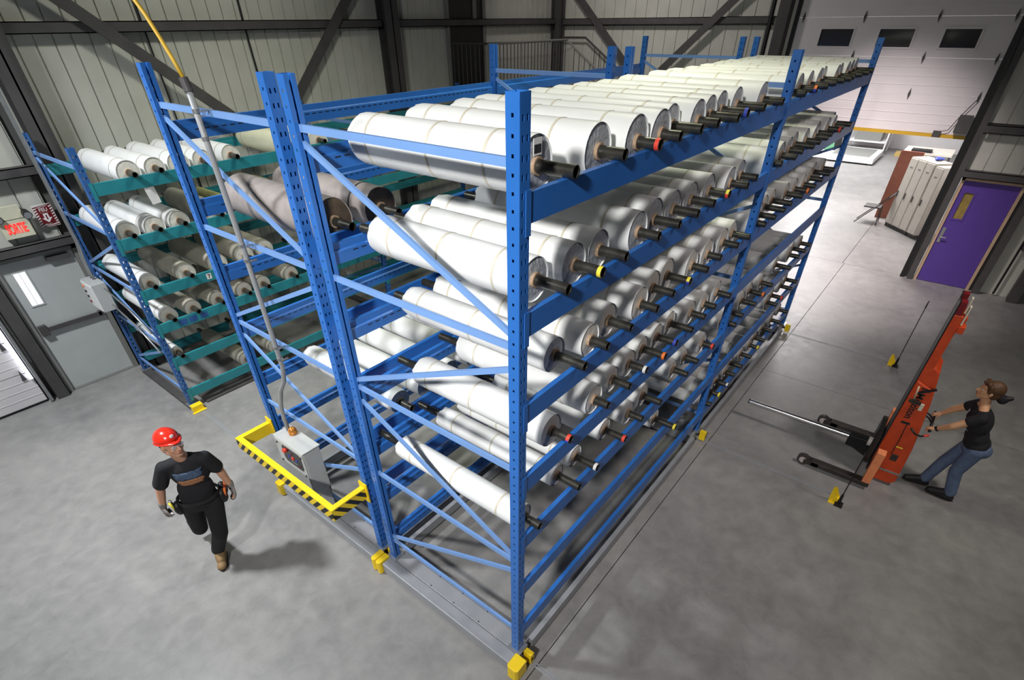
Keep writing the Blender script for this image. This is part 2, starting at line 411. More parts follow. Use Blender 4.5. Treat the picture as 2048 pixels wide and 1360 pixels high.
# overhead door (partly raised)
d3 = struct(thing('door_3', 'x', 'y')); del d3['label'], d3['category']
d3.location = (WX, 0.48, 2.86)
sz = [2.86, 3.515, 4.11, 4.75, 5.38, 6.0]
XD = WX + 0.02
for i in range(5):
    z0, z1 = sz[i] + 0.004, sz[i + 1] - 0.004
    if i == 2:
        mb = MB((XD, 0.48, z0)); wy = [(1.84, 1.23), (0.755, 0.16), (-0.33, -0.89)]
        wz0, wz1 = 4.27, 4.555
        mb.box(XD, XD + 0.05, -1.40, 2.36, z0, wz0).box(XD, XD + 0.05, -1.40, 2.36, wz1, z1)
        ed = [2.36] + [v for p in wy for v in p] + [-1.40]
        for a, c in zip(ed[0::2], ed[1::2]): mb.box(XD, XD + 0.05, c, a, wz0, wz1)
        s_ = mb.build('section', 'door_white', d3)
        for a, c in wy:
            MB((XD, (a + c) / 2, wz0)).box(XD + 0.02, XD + 0.03, c, a, wz0, wz1).build('pane', 'glass_dark', s_)
            f_ = MB((XD, (a + c) / 2, wz0)); t = 0.03
            f_.box(XD - 0.012, XD, c - t, a + t, wz1, wz1 + t).box(XD - 0.012, XD, c - t, a + t, wz0 - t, wz0).box(XD - 0.012, XD, a, a + t, wz0, wz1).box(XD - 0.012, XD, c - t, c, wz0, wz1)
            f_.build('window_frame', 'door_white', s_)
    else:
        mb = MB((XD, 0.48, z0)).box(XD, XD + 0.05, -1.40, 2.36, z0, z1)
        nr = 4
        for k in range(1, nr):
            zz = z0 + (z1 - z0) * k / nr
            mb.box(XD - 0.004, XD, -1.40, 2.36, zz - 0.006, zz + 0.006)
        mb.build('section', 'door_white', d3)
for zz in sz[1:5]:
    for yy in (2.25, 1.10, -0.15, -1.30):
        MB((XD, yy, zz)).prism([(yy - 0.025, zz), (yy, zz + 0.10), (yy + 0.025, zz), (yy, zz - 0.10)], 'x', XD - 0.02, XD).build('hinge', 'steel_dark', d3)
MB((XD, 0.48, 2.8)).box(XD - 0.02, XD + 0.06, -1.40, 2.36, 2.80, 2.858).build('bottom_seal', 'hose_yellow', d3)
for yy in (-1.42, 2.38):
    MB((XD, yy, 0)).box(WX - 0.06, WX + 0.0, yy - 0.04, yy + 0.04, 0.0, 6.2).build('track', 'black', d3)
MB((XD, -1.3, 2.95)).box(XD - 0.16, XD - 0.03, -1.36, -1.14, 2.93, 3.22).build('operator_box', 'steel_dark', d3)
MB((XD, -0.9, 2.86)).box(XD - 0.08, XD - 0.02, -0.95, -0.82, 2.82, 2.92).build('sensor', 'steel_dark', d3)
MB((XD, -1.0, 3.2)).path([(XD - 0.06, -1.30, 3.50), (XD - 0.06, -1.15, 3.2), (XD - 0.06, -1.05, 2.95), (XD - 0.06, -0.9, 2.9)], 0.008, 6).build('cable', 'black', d3)
MB((XD, -1.5, 4)).path([(WX - 0.1, -1.38, 6), (WX - 0.1, -1.58, 3.0), (WX - 0.1, -1.60, 0.9)], 0.008, 6).build('cable', 'black', d3)

# purple door
d2 = struct(thing('door_2', 'x', 'y')); del d2['label'], d2['category']; d2.location = (WX, -2.15, 0)
X0 = WX - 0.03
mb = MB((X0, -2.15, 0)).box(X0, X0 + 0.045, -2.62, -1.78, 0.01, 2.10).box(X0, X0 + 0.045, -1.98 + 0.2, -1.70, 0.01, 2.10)
mb = MB((X0, -2.15, 0)).box(X0, X0 + 0.045, -2.62, -1.96, 0.01, 2.10).box(X0, X0 + 0.045, -1.80, -1.70, 0.01, 2.10).box(X0, X0 + 0.045, -1.96, -1.80, 0.01, 1.37).box(X0, X0 + 0.045, -1.96, -1.80, 1.88, 2.10)
lf = mb.build('leaf', 'purple', d2)
MB((X0, -1.88, 1.6)).box(X0 + 0.015, X0 + 0.03, -1.96, -1.80, 1.37, 1.88).build('pane', 'wire_glass', lf)
fr_ = MB((X0, -1.88, 1.6)); t = 0.03
fr_.box(X0 - 0.01, X0, -1.96 - t, -1.80 + t, 1.88, 1.88 + t).box(X0 - 0.01, X0, -1.96 - t, -1.80 + t, 1.37 - t, 1.37).box(X0 - 0.01, X0, -1.80, -1.80 + t, 1.37, 1.88).box(X0 - 0.01, X0, -1.96 - t, -1.96, 1.37, 1.88)
fr_.build('window_frame', 'purple', lf)
h_ = MB((X0, -1.76, 1)).box(X0 - 0.012, X0, -1.79, -1.73, 0.86, 1.17).build('handle_plate', 'galv', lf)
MB((X0, -1.76, 1)).cyl((X0 - 0.06, -1.76, 0.98), (X0 - 0.06, -1.86, 0.98), 0.011).cyl((X0 - 0.06, -1.76, 0.98), (X0, -1.76, 0.98), 0.011).build('lever', 'galv', lf)
MB((X0, -2.15, 0)).box(X0 - 0.03, X0 + 0.06, -1.70, -1.645, 0, 2.16).box(X0 - 0.03, X0 + 0.06, -2.68, -2.625, 0, 2.16).box(X0 - 0.03, X0 + 0.06, -2.68, -1.645, 2.105, 2.165).build('frame', 'tan_frame', d2)
for zz in (0.3, 1.1, 1.9): MB((X0, -2.62, zz)).box(X0 - 0.014, X0, -2.64, -2.60, zz - 0.06, zz + 0.06).build('hinge', 'purple', d2)

# grey fire-exit door on the left wall
d1 = struct(thing('door_1', 'x', 'y')); del d1['label'], d1['category']; d1.location = (-0.53, WY, 0)
Y0 = WY - 0.02
mb = MB((-0.53, Y0, 0)).box(-0.99, -0.865, Y0, Y0 + 0.045, 0.02, 2.09).box(-0.725, -0.07, Y0, Y0 + 0.045, 0.02, 2.09).box(-0.865, -0.725, Y0, Y0 + 0.045, 0.02, 1.44).box(-0.865, -0.725, Y0, Y0 + 0.045, 1.93, 2.09)
lf = mb.build('leaf', 'door_grey', d1)
MB((-0.79, Y0, 1.7)).box(-0.865, -0.80, Y0 + 0.02, Y0 + 0.03, 1.44, 1.93).build('pane', 'glass_bright', lf)
MB((-0.79, Y0, 1.7)).box(-0.793, -0.725, Y0 + 0.02, Y0 + 0.03, 1.44, 1.93).build('pane', 'glass_bright', lf)
t = 0.02
MB((-0.79, Y0, 1.7)).box(-0.885, -0.705, Y0 - 0.01, Y0, 1.93, 1.95).box(-0.885, -0.705, Y0 - 0.01, Y0, 1.42, 1.44).box(-0.885, -0.865, Y0 - 0.01, Y0, 1.44, 1.93).box(-0.725, -0.705, Y0 - 0.01, Y0, 1.44, 1.93).box(-0.80, -0.793, Y0 - 0.01, Y0 + 0.03, 1.44, 1.93).build('window_frame', 'door_grey', lf)
MB((-0.5, Y0, 1.05)).box(-0.93, -0.12, Y0 - 0.06, Y0 - 0.03, 1.03, 1.09).box(-0.96, -0.86, Y0 - 0.07, Y0, 0.98, 1.14).box(-0.16, -0.10, Y0 - 0.06, Y0, 1.02, 1.10).build('panic_bar', 'steel_dark', lf)
MB((-0.3, Y0, 2.0)).box(-0.42, -0.14, Y0 - 0.07, Y0, 2.0, 2.06).build('door_closer', 'steel_dark', lf)
MB((-0.53, Y0, 0)).box(-1.06, -0.995, Y0 - 0.05, Y0 + 0.07, 0, 2.16).box(-0.065, 0.0, Y0 - 0.05, Y0 + 0.07, 0, 2.16).box(-1.06, 0.0, Y0 - 0.05, Y0 + 0.07, 2.095, 2.16).box(-1.06, 0.0, Y0 - 0.04, Y0 + 0.07, 0, 0.015).build('frame', 'frame_grey', d1)
MB((-1.2, WY, 0)).box(-1.24, -1.08, WY - 0.16, WY - 0.02, 0, 8.9).build('column', 'steel_dark', wl)

# white overhead door at the left edge
d4 = struct(thing('door_4', 'x', 'y')); del d4['label'], d4['category']; d4.location = (-3.0, WY, 0)
for k in range(5):
    z0 = 0.03 + k * 0.52; mb = MB((-3, WY, z0)).box(-4.9, -1.36, WY - 0.06, WY - 0.02, z0 + 0.004, z0 + 0.512)
    for q in (1, 2, 3): mb.box(-4.9, -1.36, WY - 0.064, WY - 0.06, z0 + 0.13 * q - 0.006, z0 + 0.13 * q + 0.006)
    mb.build('section', 'door_white', d4)
    for xx in (-1.46, -2.5): MB((xx, WY, z0)).prism([(xx - 0.03, z0 + 0.42), (xx, z0 + 0.60), (xx + 0.03, z0 + 0.42)], 'y', WY - 0.085, WY - 0.064).build('hinge', 'steel_dark', d4)
MB((-1.3, WY, 0)).box(-1.34, -1.30, WY - 0.16, WY - 0.06, 0.02, 3.2).build('track', 'galv', d4)
MB((-1.3, WY, 0)).box(-1.40, -1.36, WY - 0.12, WY - 0.06, 0.45, 1.4).build('edge_glow', 'glass_bright', d4)  # door edge strip glows by itself: brightness put in as emission, no lamp
MB((-3, WY, 0)).box(-4.9, -1.36, WY - 0.07, WY - 0.02, 0.0, 0.03).build('bottom_seal', 'black', d4)
mb = MB((-1.2, WY, 0))
for k in range(40): mb.ball((-1.27, WY - 0.2, 0.75 + k * 0.035), 0.012, 0.008, 0.02, 6, 4)
ch = mb.build('pull_chain', 'steel_dark', d4); ch['kind'] = 'stuff'

# dark door and landing with stairs
d5 = struct(thing('door_5', 'x', 'y')); del d5['label'], d5['category']; d5.location = (8.9, WY, 3.3)
MB((8.9, WY, 3.3)).box(8.40, 9.55, WY - 0.05, WY - 0.012, 3.3, 5.9).build('leaf', 'black', d5)
MB((8.9, WY, 3.3)).box(8.34, 8.40, WY - 0.09, WY - 0.01, 3.3, 5.9).box(9.55, 9.60, WY - 0.09, WY - 0.01, 3.3, 5.9).build('frame', 'frame_grey', d5)
MB((9.3, WY, 4.7)).box(9.20, 9.33, WY - 0.07, WY - 0.05, 4.72, 5.8).build('pane', 'glass_dark', d5)
st = thing('stair_landing', 'steel stair landing with baluster railing in the far corner behind the blue racks', 'stairs', (10, 8, 0))
LZ = 3.28
MB((10, 8, LZ)).box(8.38, 12.6, 7.36, 8.44, LZ - 0.12, LZ).build('platform', 'steel_dark', st)
for xx in (8.5, 9.8, 11.45): MB((xx, 7.42, 0)).box(xx - 0.05, xx + 0.05, 7.37, 7.47, 0, LZ - 0.12).build('support_post', 'steel_dark', st)
def rail(p, q, r=0.026, m_='frame_grey', nm='handrail'): return MB(p).cyl(p, q, r, n=10).build(nm, m_, st)
rail((8.42, 7.40, 4.36), (11.52, 7.40, 4.36))
rail((8.42, 7.40, LZ + 0.1), (11.52, 7.40, LZ + 0.1), 0.016)
rail((8.42, 7.40, 4.36), (8.42, 8.5, 4.36), 0.024, 'steel_dark')
for k in range(8):
    yy = 7.5 + k * 0.13
    MB((8.42, yy, LZ)).cyl((8.42, yy, LZ), (8.42, yy, 4.36), 0.010, n=8).build('baluster', 'steel_dark', st)
k = 0
x = 8.45
while x < 11.5:
    big = k % 9 == 0
    MB((x, 7.4, LZ)).cyl((x, 7.40, LZ), (x, 7.40, 4.36), 0.024 if big else 0.010, n=8).build('baluster', 'frame_grey' if big else 'steel_dark', st); x += 0.13; k += 1
rail((12.52, 8.35, 4.38), (12.52, 7.50, 4.38), 0.024, 'steel_dark'); rail((12.52, 7.50, 4.38), (12.52, 2.6, 1.34), 0.024, 'steel_dark')
rail((11.55, 7.36, 4.30), (11.55, 2.6, 1.34), 0.024)
for xx in (11.55, 12.52):
    MB((xx, 5, 2)).bar((xx, 7.4, LZ - 0.1), (xx, 2.2, 0.08), 0.04, 0.25).build('stringer', 'steel_dark', st)
    yy = 7.2
    while yy > 3.6:
        zf = LZ - (7.4 - yy) * 0.62
        MB((xx, yy, zf)).cyl((xx, yy, zf), (xx, yy, zf + 1.02), 0.010, n=8).build('baluster', 'steel_dark', st); yy -= 0.16
for k in range(16):
    yy = 7.30 - k * 0.31; zz = LZ - 0.19 * (k + 1)
    MB((12.03, yy, zz)).box(11.57, 12.50, yy - 0.26, yy, zz - 0.03, zz).build('tread', 'steel_dark', st)

# signs over the exit door
ex = thing('exit_sign', 'lit red SORTIE exit sign under a cream emergency light above grey door', 'exit sign', (-0.55, WY, 2.4))
MB((-0.55, WY, 2.4)).box(-0.72, -0.38, WY - 0.13, WY - 0.03, 2.40, 2.63).build('sign_box', 'sign_cream', ex)
tm = text_mesh('SORTIE', 0.115, 0.004, True)
xform(tm, Matrix.Scale(1.0, 4)); xform(tm, Matrix.Diagonal((0.62, 1.55, 1, 1))); xform(tm, Matrix.Rotation(PI / 2, 4, 'X'))
put('lettering', tm, 'exit_red', ex, loc=(-0.55, WY - 0.133, 2.515))
em = thing('emergency_light', 'cream twin-head emergency light box mounted above the red exit sign', 'emergency light', (-0.52, WY, 2.64))
MB((-0.52, WY, 2.64)).box(-0.66, -0.40, WY - 0.12, WY - 0.03, 2.64, 2.80).build('housing', 'sign_cream', em)
for xx in (-0.70, -0.37):
    h_ = MB((xx, WY, 2.7)).cyl((xx, WY - 0.10, 2.70), (xx, WY - 0.20, 2.67), 0.045, 0.055, 14).build('lamp_head', 'black', em)
    MB((xx, WY, 2.7)).cyl((xx, WY - 0.201, 2.67), (xx, WY - 0.205, 2.669), 0.045, 0.045, 14).build('lens', 'galv', h_)
fs = thing('fire_sign', 'red and white striped FEU sign with down arrow beside the exit sign', 'sign', (-0.15, WY, 2.44))
MB((-0.15, WY, 2.44)).box(-0.265, -0.035, WY - 0.045, WY - 0.035, 2.44, 2.74).build('panel', 'sign_white', fs)
mb = MB((-0.15, WY, 2.44))
for k in range(13):
    t = 2.36 + k * 0.034
    a, c = (-0.262, t), (-0.038, t + 0.09)
    pts = [(-0.262, t), (-0.262, t + 0.014), (-0.038, t + 0.104), (-0.038, t + 0.09)]
    pts = [(x_, min(max(z_, 2.443), 2.737)) for x_, z_ in pts]
    if abs(pts[0][1] - pts[1][1]) + abs(pts[2][1] - pts[3][1]) > 0.004: mb.prism(pts, 'y', WY - 0.047, WY - 0.045)
mb.build('stripes', 'sign_red', fs)
MB((-0.15, WY, 2.44)).box(-0.225, -0.075, WY - 0.050, WY - 0.047, 2.485, 2.70).build('centre_field', 'sign_red', fs)
tm = text_mesh('FEU', 0.062, 0.002, True); xform(tm, Matrix.Rotation(PI / 2, 4, 'X')); put('lettering', tm, 'sign_white', fs, loc=(-0.15, WY - 0.0512, 2.668))
MB((-0.15, WY, 2.44)).prism([(-0.18, 2.62), (-0.12, 2.62), (-0.12, 2.56), (-0.09, 2.56), (-0.15, 2.495), (-0.21, 2.56), (-0.18, 2.56)], 'y', WY - 0.053, WY - 0.050).build('arrow', 'sign_white', fs)
MB((-0.15, WY, 2.44)).prism([(-0.158, 2.60), (-0.142, 2.60), (-0.142, 2.54), (-0.158, 2.54)], 'y', WY - 0.0545, WY - 0.053).build('arrow_mark', 'sign_red', fs)
MB((-0.15, WY, 2.44)).box(-0.205, -0.095, WY - 0.0515, WY - 0.050, 2.632, 2.636).build('underline', 'tan_frame', fs)

# ------------------------------------------------------------------ pallet racks
PWX, PWY = 0.074, 0.074
def post_mesh(h, pitch=0.0765):
    mb = MB()
    def sheet(P, wd, cols, hw, hh, off):
        us = [0]
        for c in cols: us += [c - hw, c + hw]
        us += [wd]; vs = [0]; z = off
        while z + hh < h - 0.01: vs += [z - hh, z + hh]; z += pitch
        vs += [h]; nu = len(us)
        pts = [P(u, v) for v in vs for u in us]; fs = []
        for j in range(len(vs) - 1):
            for i in range(nu - 1):
                if i % 2 == 1 and j % 2 == 1: continue
                fs.append((j * nu + i, j * nu + i + 1, (j + 1) * nu + i + 1, (j + 1) * nu + i))
        mb.add(pts, fs)
    sheet(lambda u, v: (u - PWX / 2, -PWY / 2, v), PWX, [0.021, PWX - 0.021], 0.006, 0.013, 0.05)
    for s in (-1, 1):
        if s < 0: sheet(lambda u, v: (s * PWX / 2, u - PWY / 2, v), PWY, [PWY * 0.5], 0.007, 0.008, 0.06)
        else: mb.add([(PWX / 2, -PWY / 2, 0), (PWX / 2, PWY / 2, 0), (PWX / 2, PWY / 2, h), (PWX / 2, -PWY / 2, h)], [(0, 1, 2, 3)])
        a, b_ = s * PWX / 2, s * (PWX / 2 - 0.027)
        mb.add([(a, PWY / 2, 0), (b_, PWY / 2, 0), (b_, PWY / 2, h), (a, PWY / 2, h)], [(0, 1, 2, 3)])
        mb.add([(b_, PWY / 2, 0), (b_, PWY / 2 - 0.015, 0), (b_, PWY / 2 - 0.015, h), (b_, PWY / 2, h)], [(0, 1, 2, 3)])
    me = mb.mesh('post'); return me
def beam_mesh(ln, h=0.14):
    """step beam along +X from 0 to ln; top at z = 0; outer face towards -Y at y = -0.040"""
    return MB().prism([(-0.040, 0), (-0.040, -h), (0.015, -h), (0.015, -0.055), (-0.004, -0.045), (-0.004, 0)], 'x', 0, ln).mesh('beam')
def slot_mesh(ln):
    mb = MB(); x = 0.12
    while x < ln - 0.15:
        mb.box(x, x + 0.045, 0.0148, 0.0158, -0.078, -0.070); x += 0.075
    return mb.mesh('slots')
def conn_mesh():
    return MB().box(0.0005, 0.006, -0.0435, 0.010, -0.165, 0.006).box(-0.034, 0.006, -0.0445, -0.0405, -0.195, 0.012).mesh('connector')
mats_cache = {}
def shared(me, m):
    if not me.materials: me.materials.append(M[m])
    return me
SLOT = None
def rack(name, label, yfront, yback, xs, levels_front, levels_back, h, bz, mpost, mbeam, mbrace, group=None, braces=True, skip=()):
    R = thing(name, label, 'storage rack', (xs[1], (yfront + yback) / 2, 0), group)
    pm_ = shared(post_mesh(h), mpost)
    bl = xs[1] - xs[0] - PWX
    bmesh_ = shared(beam_mesh(bl), mbeam); sm_ = shared(slot_mesh(bl), 'black'); cm_ = shared(conn_mesh(), mbeam)
    rot = PI
    for i, x in enumerate(xs):
        for y, back in ((yfront, 0), (yback, 1)):
            o = put('post', pm_, mpost, R, loc=(x, y, bz))
            if back: o.scale = (1, -1, 1)
            so = o.modifiers.new('thick', 'SOLIDIFY'); so.thickness = 0.003; so.offset = 0
            MB((x, y, bz)).box(x - 0.07, x + 0.07, y - 0.07, y + 0.07, bz, bz + 0.012).build('foot_plate', 'galv', R)
        # frame bracing
        if braces:
            yf, yb_ = yfront + 0.03, yback - 0.03
            f = h / 4.35
            zt = lambda z: bz + (z - 0.17) * f
            def br(z0, z1, wd=0.036):   # z at back post, z at front post
                MB((x, yback, zt(z0))).bar((x, yb_, zt(z0)), (x, yf, zt(z1)), 0.022, wd).build('brace', mbrace, R)
            for z in (4.25, 3.32, 2.39, 1.42, 0.45): br(z, z, 0.042)
            br(4.165, 3.39); br(2.46, 3.18); br(2.25, 1.47); br(0.51, 1.30)
    for bay in range(len(xs) - 1):
        for y, lv, back in ((yfront, levels_front[bay], 0), (yback, levels_back[bay], 1)):
            for z in lv:
                if (bay, back, z) in skip: continue
                if not back:
                    o = put('beam', bmesh_, mbeam, R, loc=(xs[bay] + PWX / 2, y, z))
                else:
                    o = put('beam', bmesh_, mbeam, R, loc=(xs[bay + 1] - PWX / 2, y, z)); o.rotation_euler.z = PI
                c1 = bpy.data.objects.new('connector', cm_); col.objects.link(c1); c1.parent = o; c1.location = (0, 0, 0)
                c2 = bpy.data.objects.new('connector', cm_); col.objects.link(c2); c2.parent = o; c2.location = (bl, 0, 0); c2.scale = (-1, 1, 1)
                if bay == 0 and mbeam == 'rack_blue':
                    s_ = bpy.data.objects.new('slots', sm_); col.objects.link(s_); s_.parent = o; s_['kind'] = 'stuff'
    return R
XS = [0, L, 2 * L]
RR = rack('storage_rack', 'near blue mobile rack packed with white film rolls on every level', YR0, YR1, XS, [LV, LV], [LV, LV], PH, BZ, 'rack_blue', 'rack_blue', 'brace_blue')
RL = rack('storage_rack', 'mostly empty blue mobile rack behind the control box', YL0, YL1, XS, [[LV[1], LV[2], LV[3], LV[4], LV[5]], LV], [LV, LV], PH, BZ, 'rack_blue', 'rack_blue', 'brace_blue')
RT = rack('storage_rack', 'old rack with teal beams against the corrugated left wall', YT0, YT1, XS, [TLV, TLV], [TLV, TLV], 3.58, 0.07, 'rack_old_blue', 'teal', 'brace_blue')

# carriages under the mobile racks
def carriage(R, y0, y1):
    for i, x in enumerate(XS):
        sgn = 1
        MB((x, y0, 0)).box(x - 0.17, x - 0.055, y0 - 0.03, y1 + 0.03, 0.03, BZ - 0.005).build('cross_beam', 'base_grey', R, bevel=0.006)
        MB((x, y0, 0)).box(x - 0.052, x + 0.13, y0 - 0.03, y1 + 0.03, 0.03, BZ).build('cross_plate', 'base_grey', R, bevel=0.003)
        for yy in (y0 + 0.45, y0 + 0.78, y0 + 1.1): 
            MB((x, yy, BZ)).cyl((x - 0.035, yy, BZ), (x - 0.035, yy, BZ + 0.002), 0.007, n=8).cyl((x + 0.10, yy, BZ), (x + 0.10, yy, BZ + 0.002), 0.007, n=8).build('bolt', 'black', R)
    for yy in (y0 - 0.045, y1 + 0.045):
        for a, b_ in ((0.135, L - 0.175), (L + 0.135, 2 * L - 0.175)):
            MB((a, yy, 0)).box(a, b_, yy - 0.025, yy + 0.025, 0.04, BZ - 0.01).build('side_rail', 'base_grey', R)
    for yy in (y0, y1):
        s = -1 if yy == y0 else 1
        ya, yb_ = sorted((yy + s * 0.033, yy + s * (0.155 if (R is RR) == (yy == y0) else 0.10)))
        MB((-0.17, yy, 0)).prism([(-0.21, ya + 0.02), (-0.19, ya), (-0.06, ya), (-0.06, yb_), (-0.19, yb_), (-0.21, yb_ - 0.02)], 'z', 0.012, BZ + 0.02).build('end_cap', 'yellow', R, bevel=0.006)
        for x in XS:
            MB((x, yy, 0)).box(x + 0.0, x + 0.05, ya, yb_ - 0.04, 0.03, BZ).build('stop_bracket', 'yellow', R)
            MB((x, yy, 0)).cyl((x + 0.025, ya, 0.09), (x + 0.025, yb_, 0.09), 0.022, n=10).build('buffer', 'black', R)
carriage(RR, YR0, YR1); carriage(RL, YL0, YL1)
MB((0, YT0, 0)).box(-0.06, 0.10, YT0 - 0.16, YT0 - 0.06, 0.0, 0.10).box(-0.09, 0.12, YT0 - 0.20, YT0 - 0.16, 0.0, 0.012).build('foot_guard', 'yellow', RT, bevel=0.004)
for x in XS: MB((x, YT0, 0)).box(x - 0.06, x + 0.06, YT0 - 0.05, YT1 + 0.05, 0, 0.068).build('sill', 'steel_dark', RT)
MB((2, YT0, 0)).box(0.2, 2 * L, YT0 - 0.05, YT0 + 0.35, 0.0, 0.03).build('sill', 'steel_dark', RT)

# floor rails, end stops with marker whips
for k, x in enumerate(XS):
    r_ = MB((x, 0, 0)).box(x + 0.012, x + 0.03, -1.85, 6.2, 0.0, 0.004).box(x + 0.045, x + 0.063, -1.85, 6.2, 0.0, 0.004).build('floor_rail', 'base_grey')
    tag(r_, 'thin steel floor rail running under the %s uprights of the blue racks' % ('near', 'middle', 'far')[k], 'rail', 'floor rails')
for k, (x, y) in enumerate(((4.04, -1.86), (8.14, -1.88))):
    s = thing('rail_stop', ('yellow rail end stop with black whip beside the orange stacker forks', 'yellow rail end stop with black whip on open floor beyond the stacker')[k], 'rail stop', (x, y, 0), 'rail stops')
    MB((x, y, 0)).box(x - 0.10, x + 0.10, y - 0.05, y + 0.05, 0, 0.012).build('base_plate', 'yellow', s)
    for sx in (-0.05, 0.06):
        MB((x, y, 0)).prism([(y - 0.05, 0.012), (y + 0.05, 0.012), (y + 0.05, 0.13), (y + 0.02, 0.15)], 'x', x + sx, x + sx + 0.008).build('gusset', 'yellow', s)
    MB((x, y, 0)).box(x - 0.12, x - 0.02, y - 0.11, y - 0.02, 0.0, 0.02).build('whip_foot', 'black', s)
    MB((x, y, 0)).cyl((x - 0.06, y - 0.06, 0.02), (x - 0.06, y - 0.06, 0.16), 0.022, 0.014, 10).build('whip_socket', 'black', s)
    MB((x, y, 0)).cyl((x - 0.06, y - 0.06, 0.15), (x - 0.05, y - 0.06, 1.19), 0.006, 0.006, 8).build('whip', 'black', s)
    MB((x, y, 0)).cyl((x - 0.05, y - 0.06, 1.08), (x - 0.05, y - 0.06, 1.20), 0.010, 0.006, 8).build('whip_tip', 'black', s)

# ------------------------------------------------------------------ rolls
def roll(x, yf, z, r, yb_, label, group, body='film_white', end='end_film', pf=None, pb=None, sticker=None, seed=0, bands=3, lump=0.0, rp=0.033, bandmat='tape_beige', end_core=True):
    rnd = random.Random(seed * 7919 + 13)
    base = Vector((x, (yf + yb_) / 2, z - r))
    T = thing('film_roll', label, 'film roll', base, group)
    n = 28; ln = yb_ - yf
    ys = [0, 0.012, 0.04, 0.15, 0.3, 0.45, 0.6, 0.75, 0.88, 0.96, 1.0]
    off = Vector((rnd.random() * 50, rnd.random() * 50, rnd.random() * 50))
    rag = rnd.uniform(0.01, 0.035)
    mb = MB(base); vs = []
    def rad(t, u):
        p = Vector((math.cos(t) * 1.3, u * 5, math.sin(t) * 1.3)) + off
        q = mnoise.noise(p) * (0.012 + lump) + mnoise.noise(p * 3.1) * (0.006 + lump * 0.4)
        return r * (1 + q)
    for j, u in enumerate(ys):
        for k in range(n):
            t = 2 * PI * k / n; rr_ = rad(t, u); dy = 0
            if j == 0: rr_ *= 0.985
            if j >= len(ys) - 2:
                e = mnoise.noise(Vector((math.cos(t) * 2.2, math.sin(t) * 2.2, 3)) + off)
                e2 = mnoise.noise(Vector((math.cos(t) * 5, math.sin(t) * 5, 9)) + off)
                if j == len(ys) - 1: dy = rag * (e + 0.6 * e2); rr_ *= 0.90 + 0.05 * e
            vs.append((x + rr_ * math.cos(t), yf + u * ln + dy, z + rr_ * math.sin(t)))
    m_ = len(ys)
    fs = [(j * n + k, j * n + (k + 1) % n, (j + 1) * n + (k + 1) % n, (j + 1) * n + k) for j in range(m_ - 1) for k in range(n)]
    # back end folded in towards the core
    for k in range(n):
        t = 2 * PI * k / n; vs.append((x + 0.055 * math.cos(t), yb_ - 0.03, z + 0.055 * math.sin(t)))
    fs += [((m_ - 1) * n + k, (m_ - 1) * n + (k + 1) % n, m_ * n + (k + 1) % n, m_ * n + k) for k in range(n)]
    # inner lip at the front
    for k in range(n):
        t = 2 * PI * k / n; rr_ = rad(t, 0) * 0.965; vs.append((x + rr_ * math.cos(t), yf + 0.01, z + rr_ * math.sin(t)))
    a0 = (m_ + 1) * n
    fs += [(k, (k + 1) % n, a0 + (k + 1) % n, a0 + k) for k in range(n)]
    mb.add(vs, fs); mb.build('wrapped_body', body, T, auto=True)
    # front end film over the layers
    mb = MB(base); vs = []
    for q, (f_, dy) in enumerate(((0.965, 0.010), (0.72, 0.004), (0.45, 0.006))):
        for k in range(n):
            t = 2 * PI * k / n; rr_ = rad(t, 0) * f_ if q < 2 else max(0.05, r * f_)
            e = mnoise.noise(Vector((math.cos(t) * 3, math.sin(t) * 3, q)) + off) * 0.006
            vs.append((x + rr_ * math.cos(t), yf + dy + (e if q else 0), z + rr_ * math.sin(t)))
    for k in range(n):
        t = 2 * PI * k / n; vs.append((x + 0.044 * math.cos(t), yf + 0.004, z + 0.044 * math.sin(t)))
    fs = [(j * n + k, j * n + (k + 1) % n, (j + 1) * n + (k + 1) % n, (j + 1) * n + k) for j in range(3) for k in range(n)]
    mb.add(vs, fs); mb.build('end_wrap', end, T, auto=True)
    MB(base).pipe((x, yf - 0.016, z), (x, yf + 0.05, z), 0.045, 0.034, 20).build('core', 'cardboard', T, auto=True)
    pf = -0.13 if pf is None else pf; pb = (yb_ + 0.3) if pb is None else pb
    po = MB(base).pipe((x, pf, z), (x, pb, z), rp, rp - 0.005, 18).build('pipe', 'pipe_steel', T, auto=True)
    for k in range(bands):
        u = (0.14 + 0.72 * k / max(1, bands - 1)) + rnd.uniform(-0.03, 0.03); wd = 0.015
        vs = []
        for dy, dr in ((0, 0.0005), (0, 0.0025), (wd, 0.0025), (wd, 0.0005)):
            for q in range(n):
                t = 2 * PI * q / n
                # follow the body surface
                jj = max(i for i in range(len(ys)) if ys[i] <= u); uu0, uu1 = ys[jj], ys[jj + 1]; w_ = (u - uu0) / (uu1 - uu0)
                rr_ = rad(t, uu0) * (1 - w_) + rad(t, uu1) * w_ + dr
                vs.append((x + rr_ * math.cos(t), yf + u * ln + dy, z + rr_ * math.sin(t)))
        fs = [(j * n + q, j * n + (q + 1) % n, ((j + 1) % 4) * n + (q + 1) % n, ((j + 1) % 4) * n + q) for j in range(4) for q in range(n)]
        MB(base).add(vs, fs).build('tape_band', bandmat, T, auto=True)
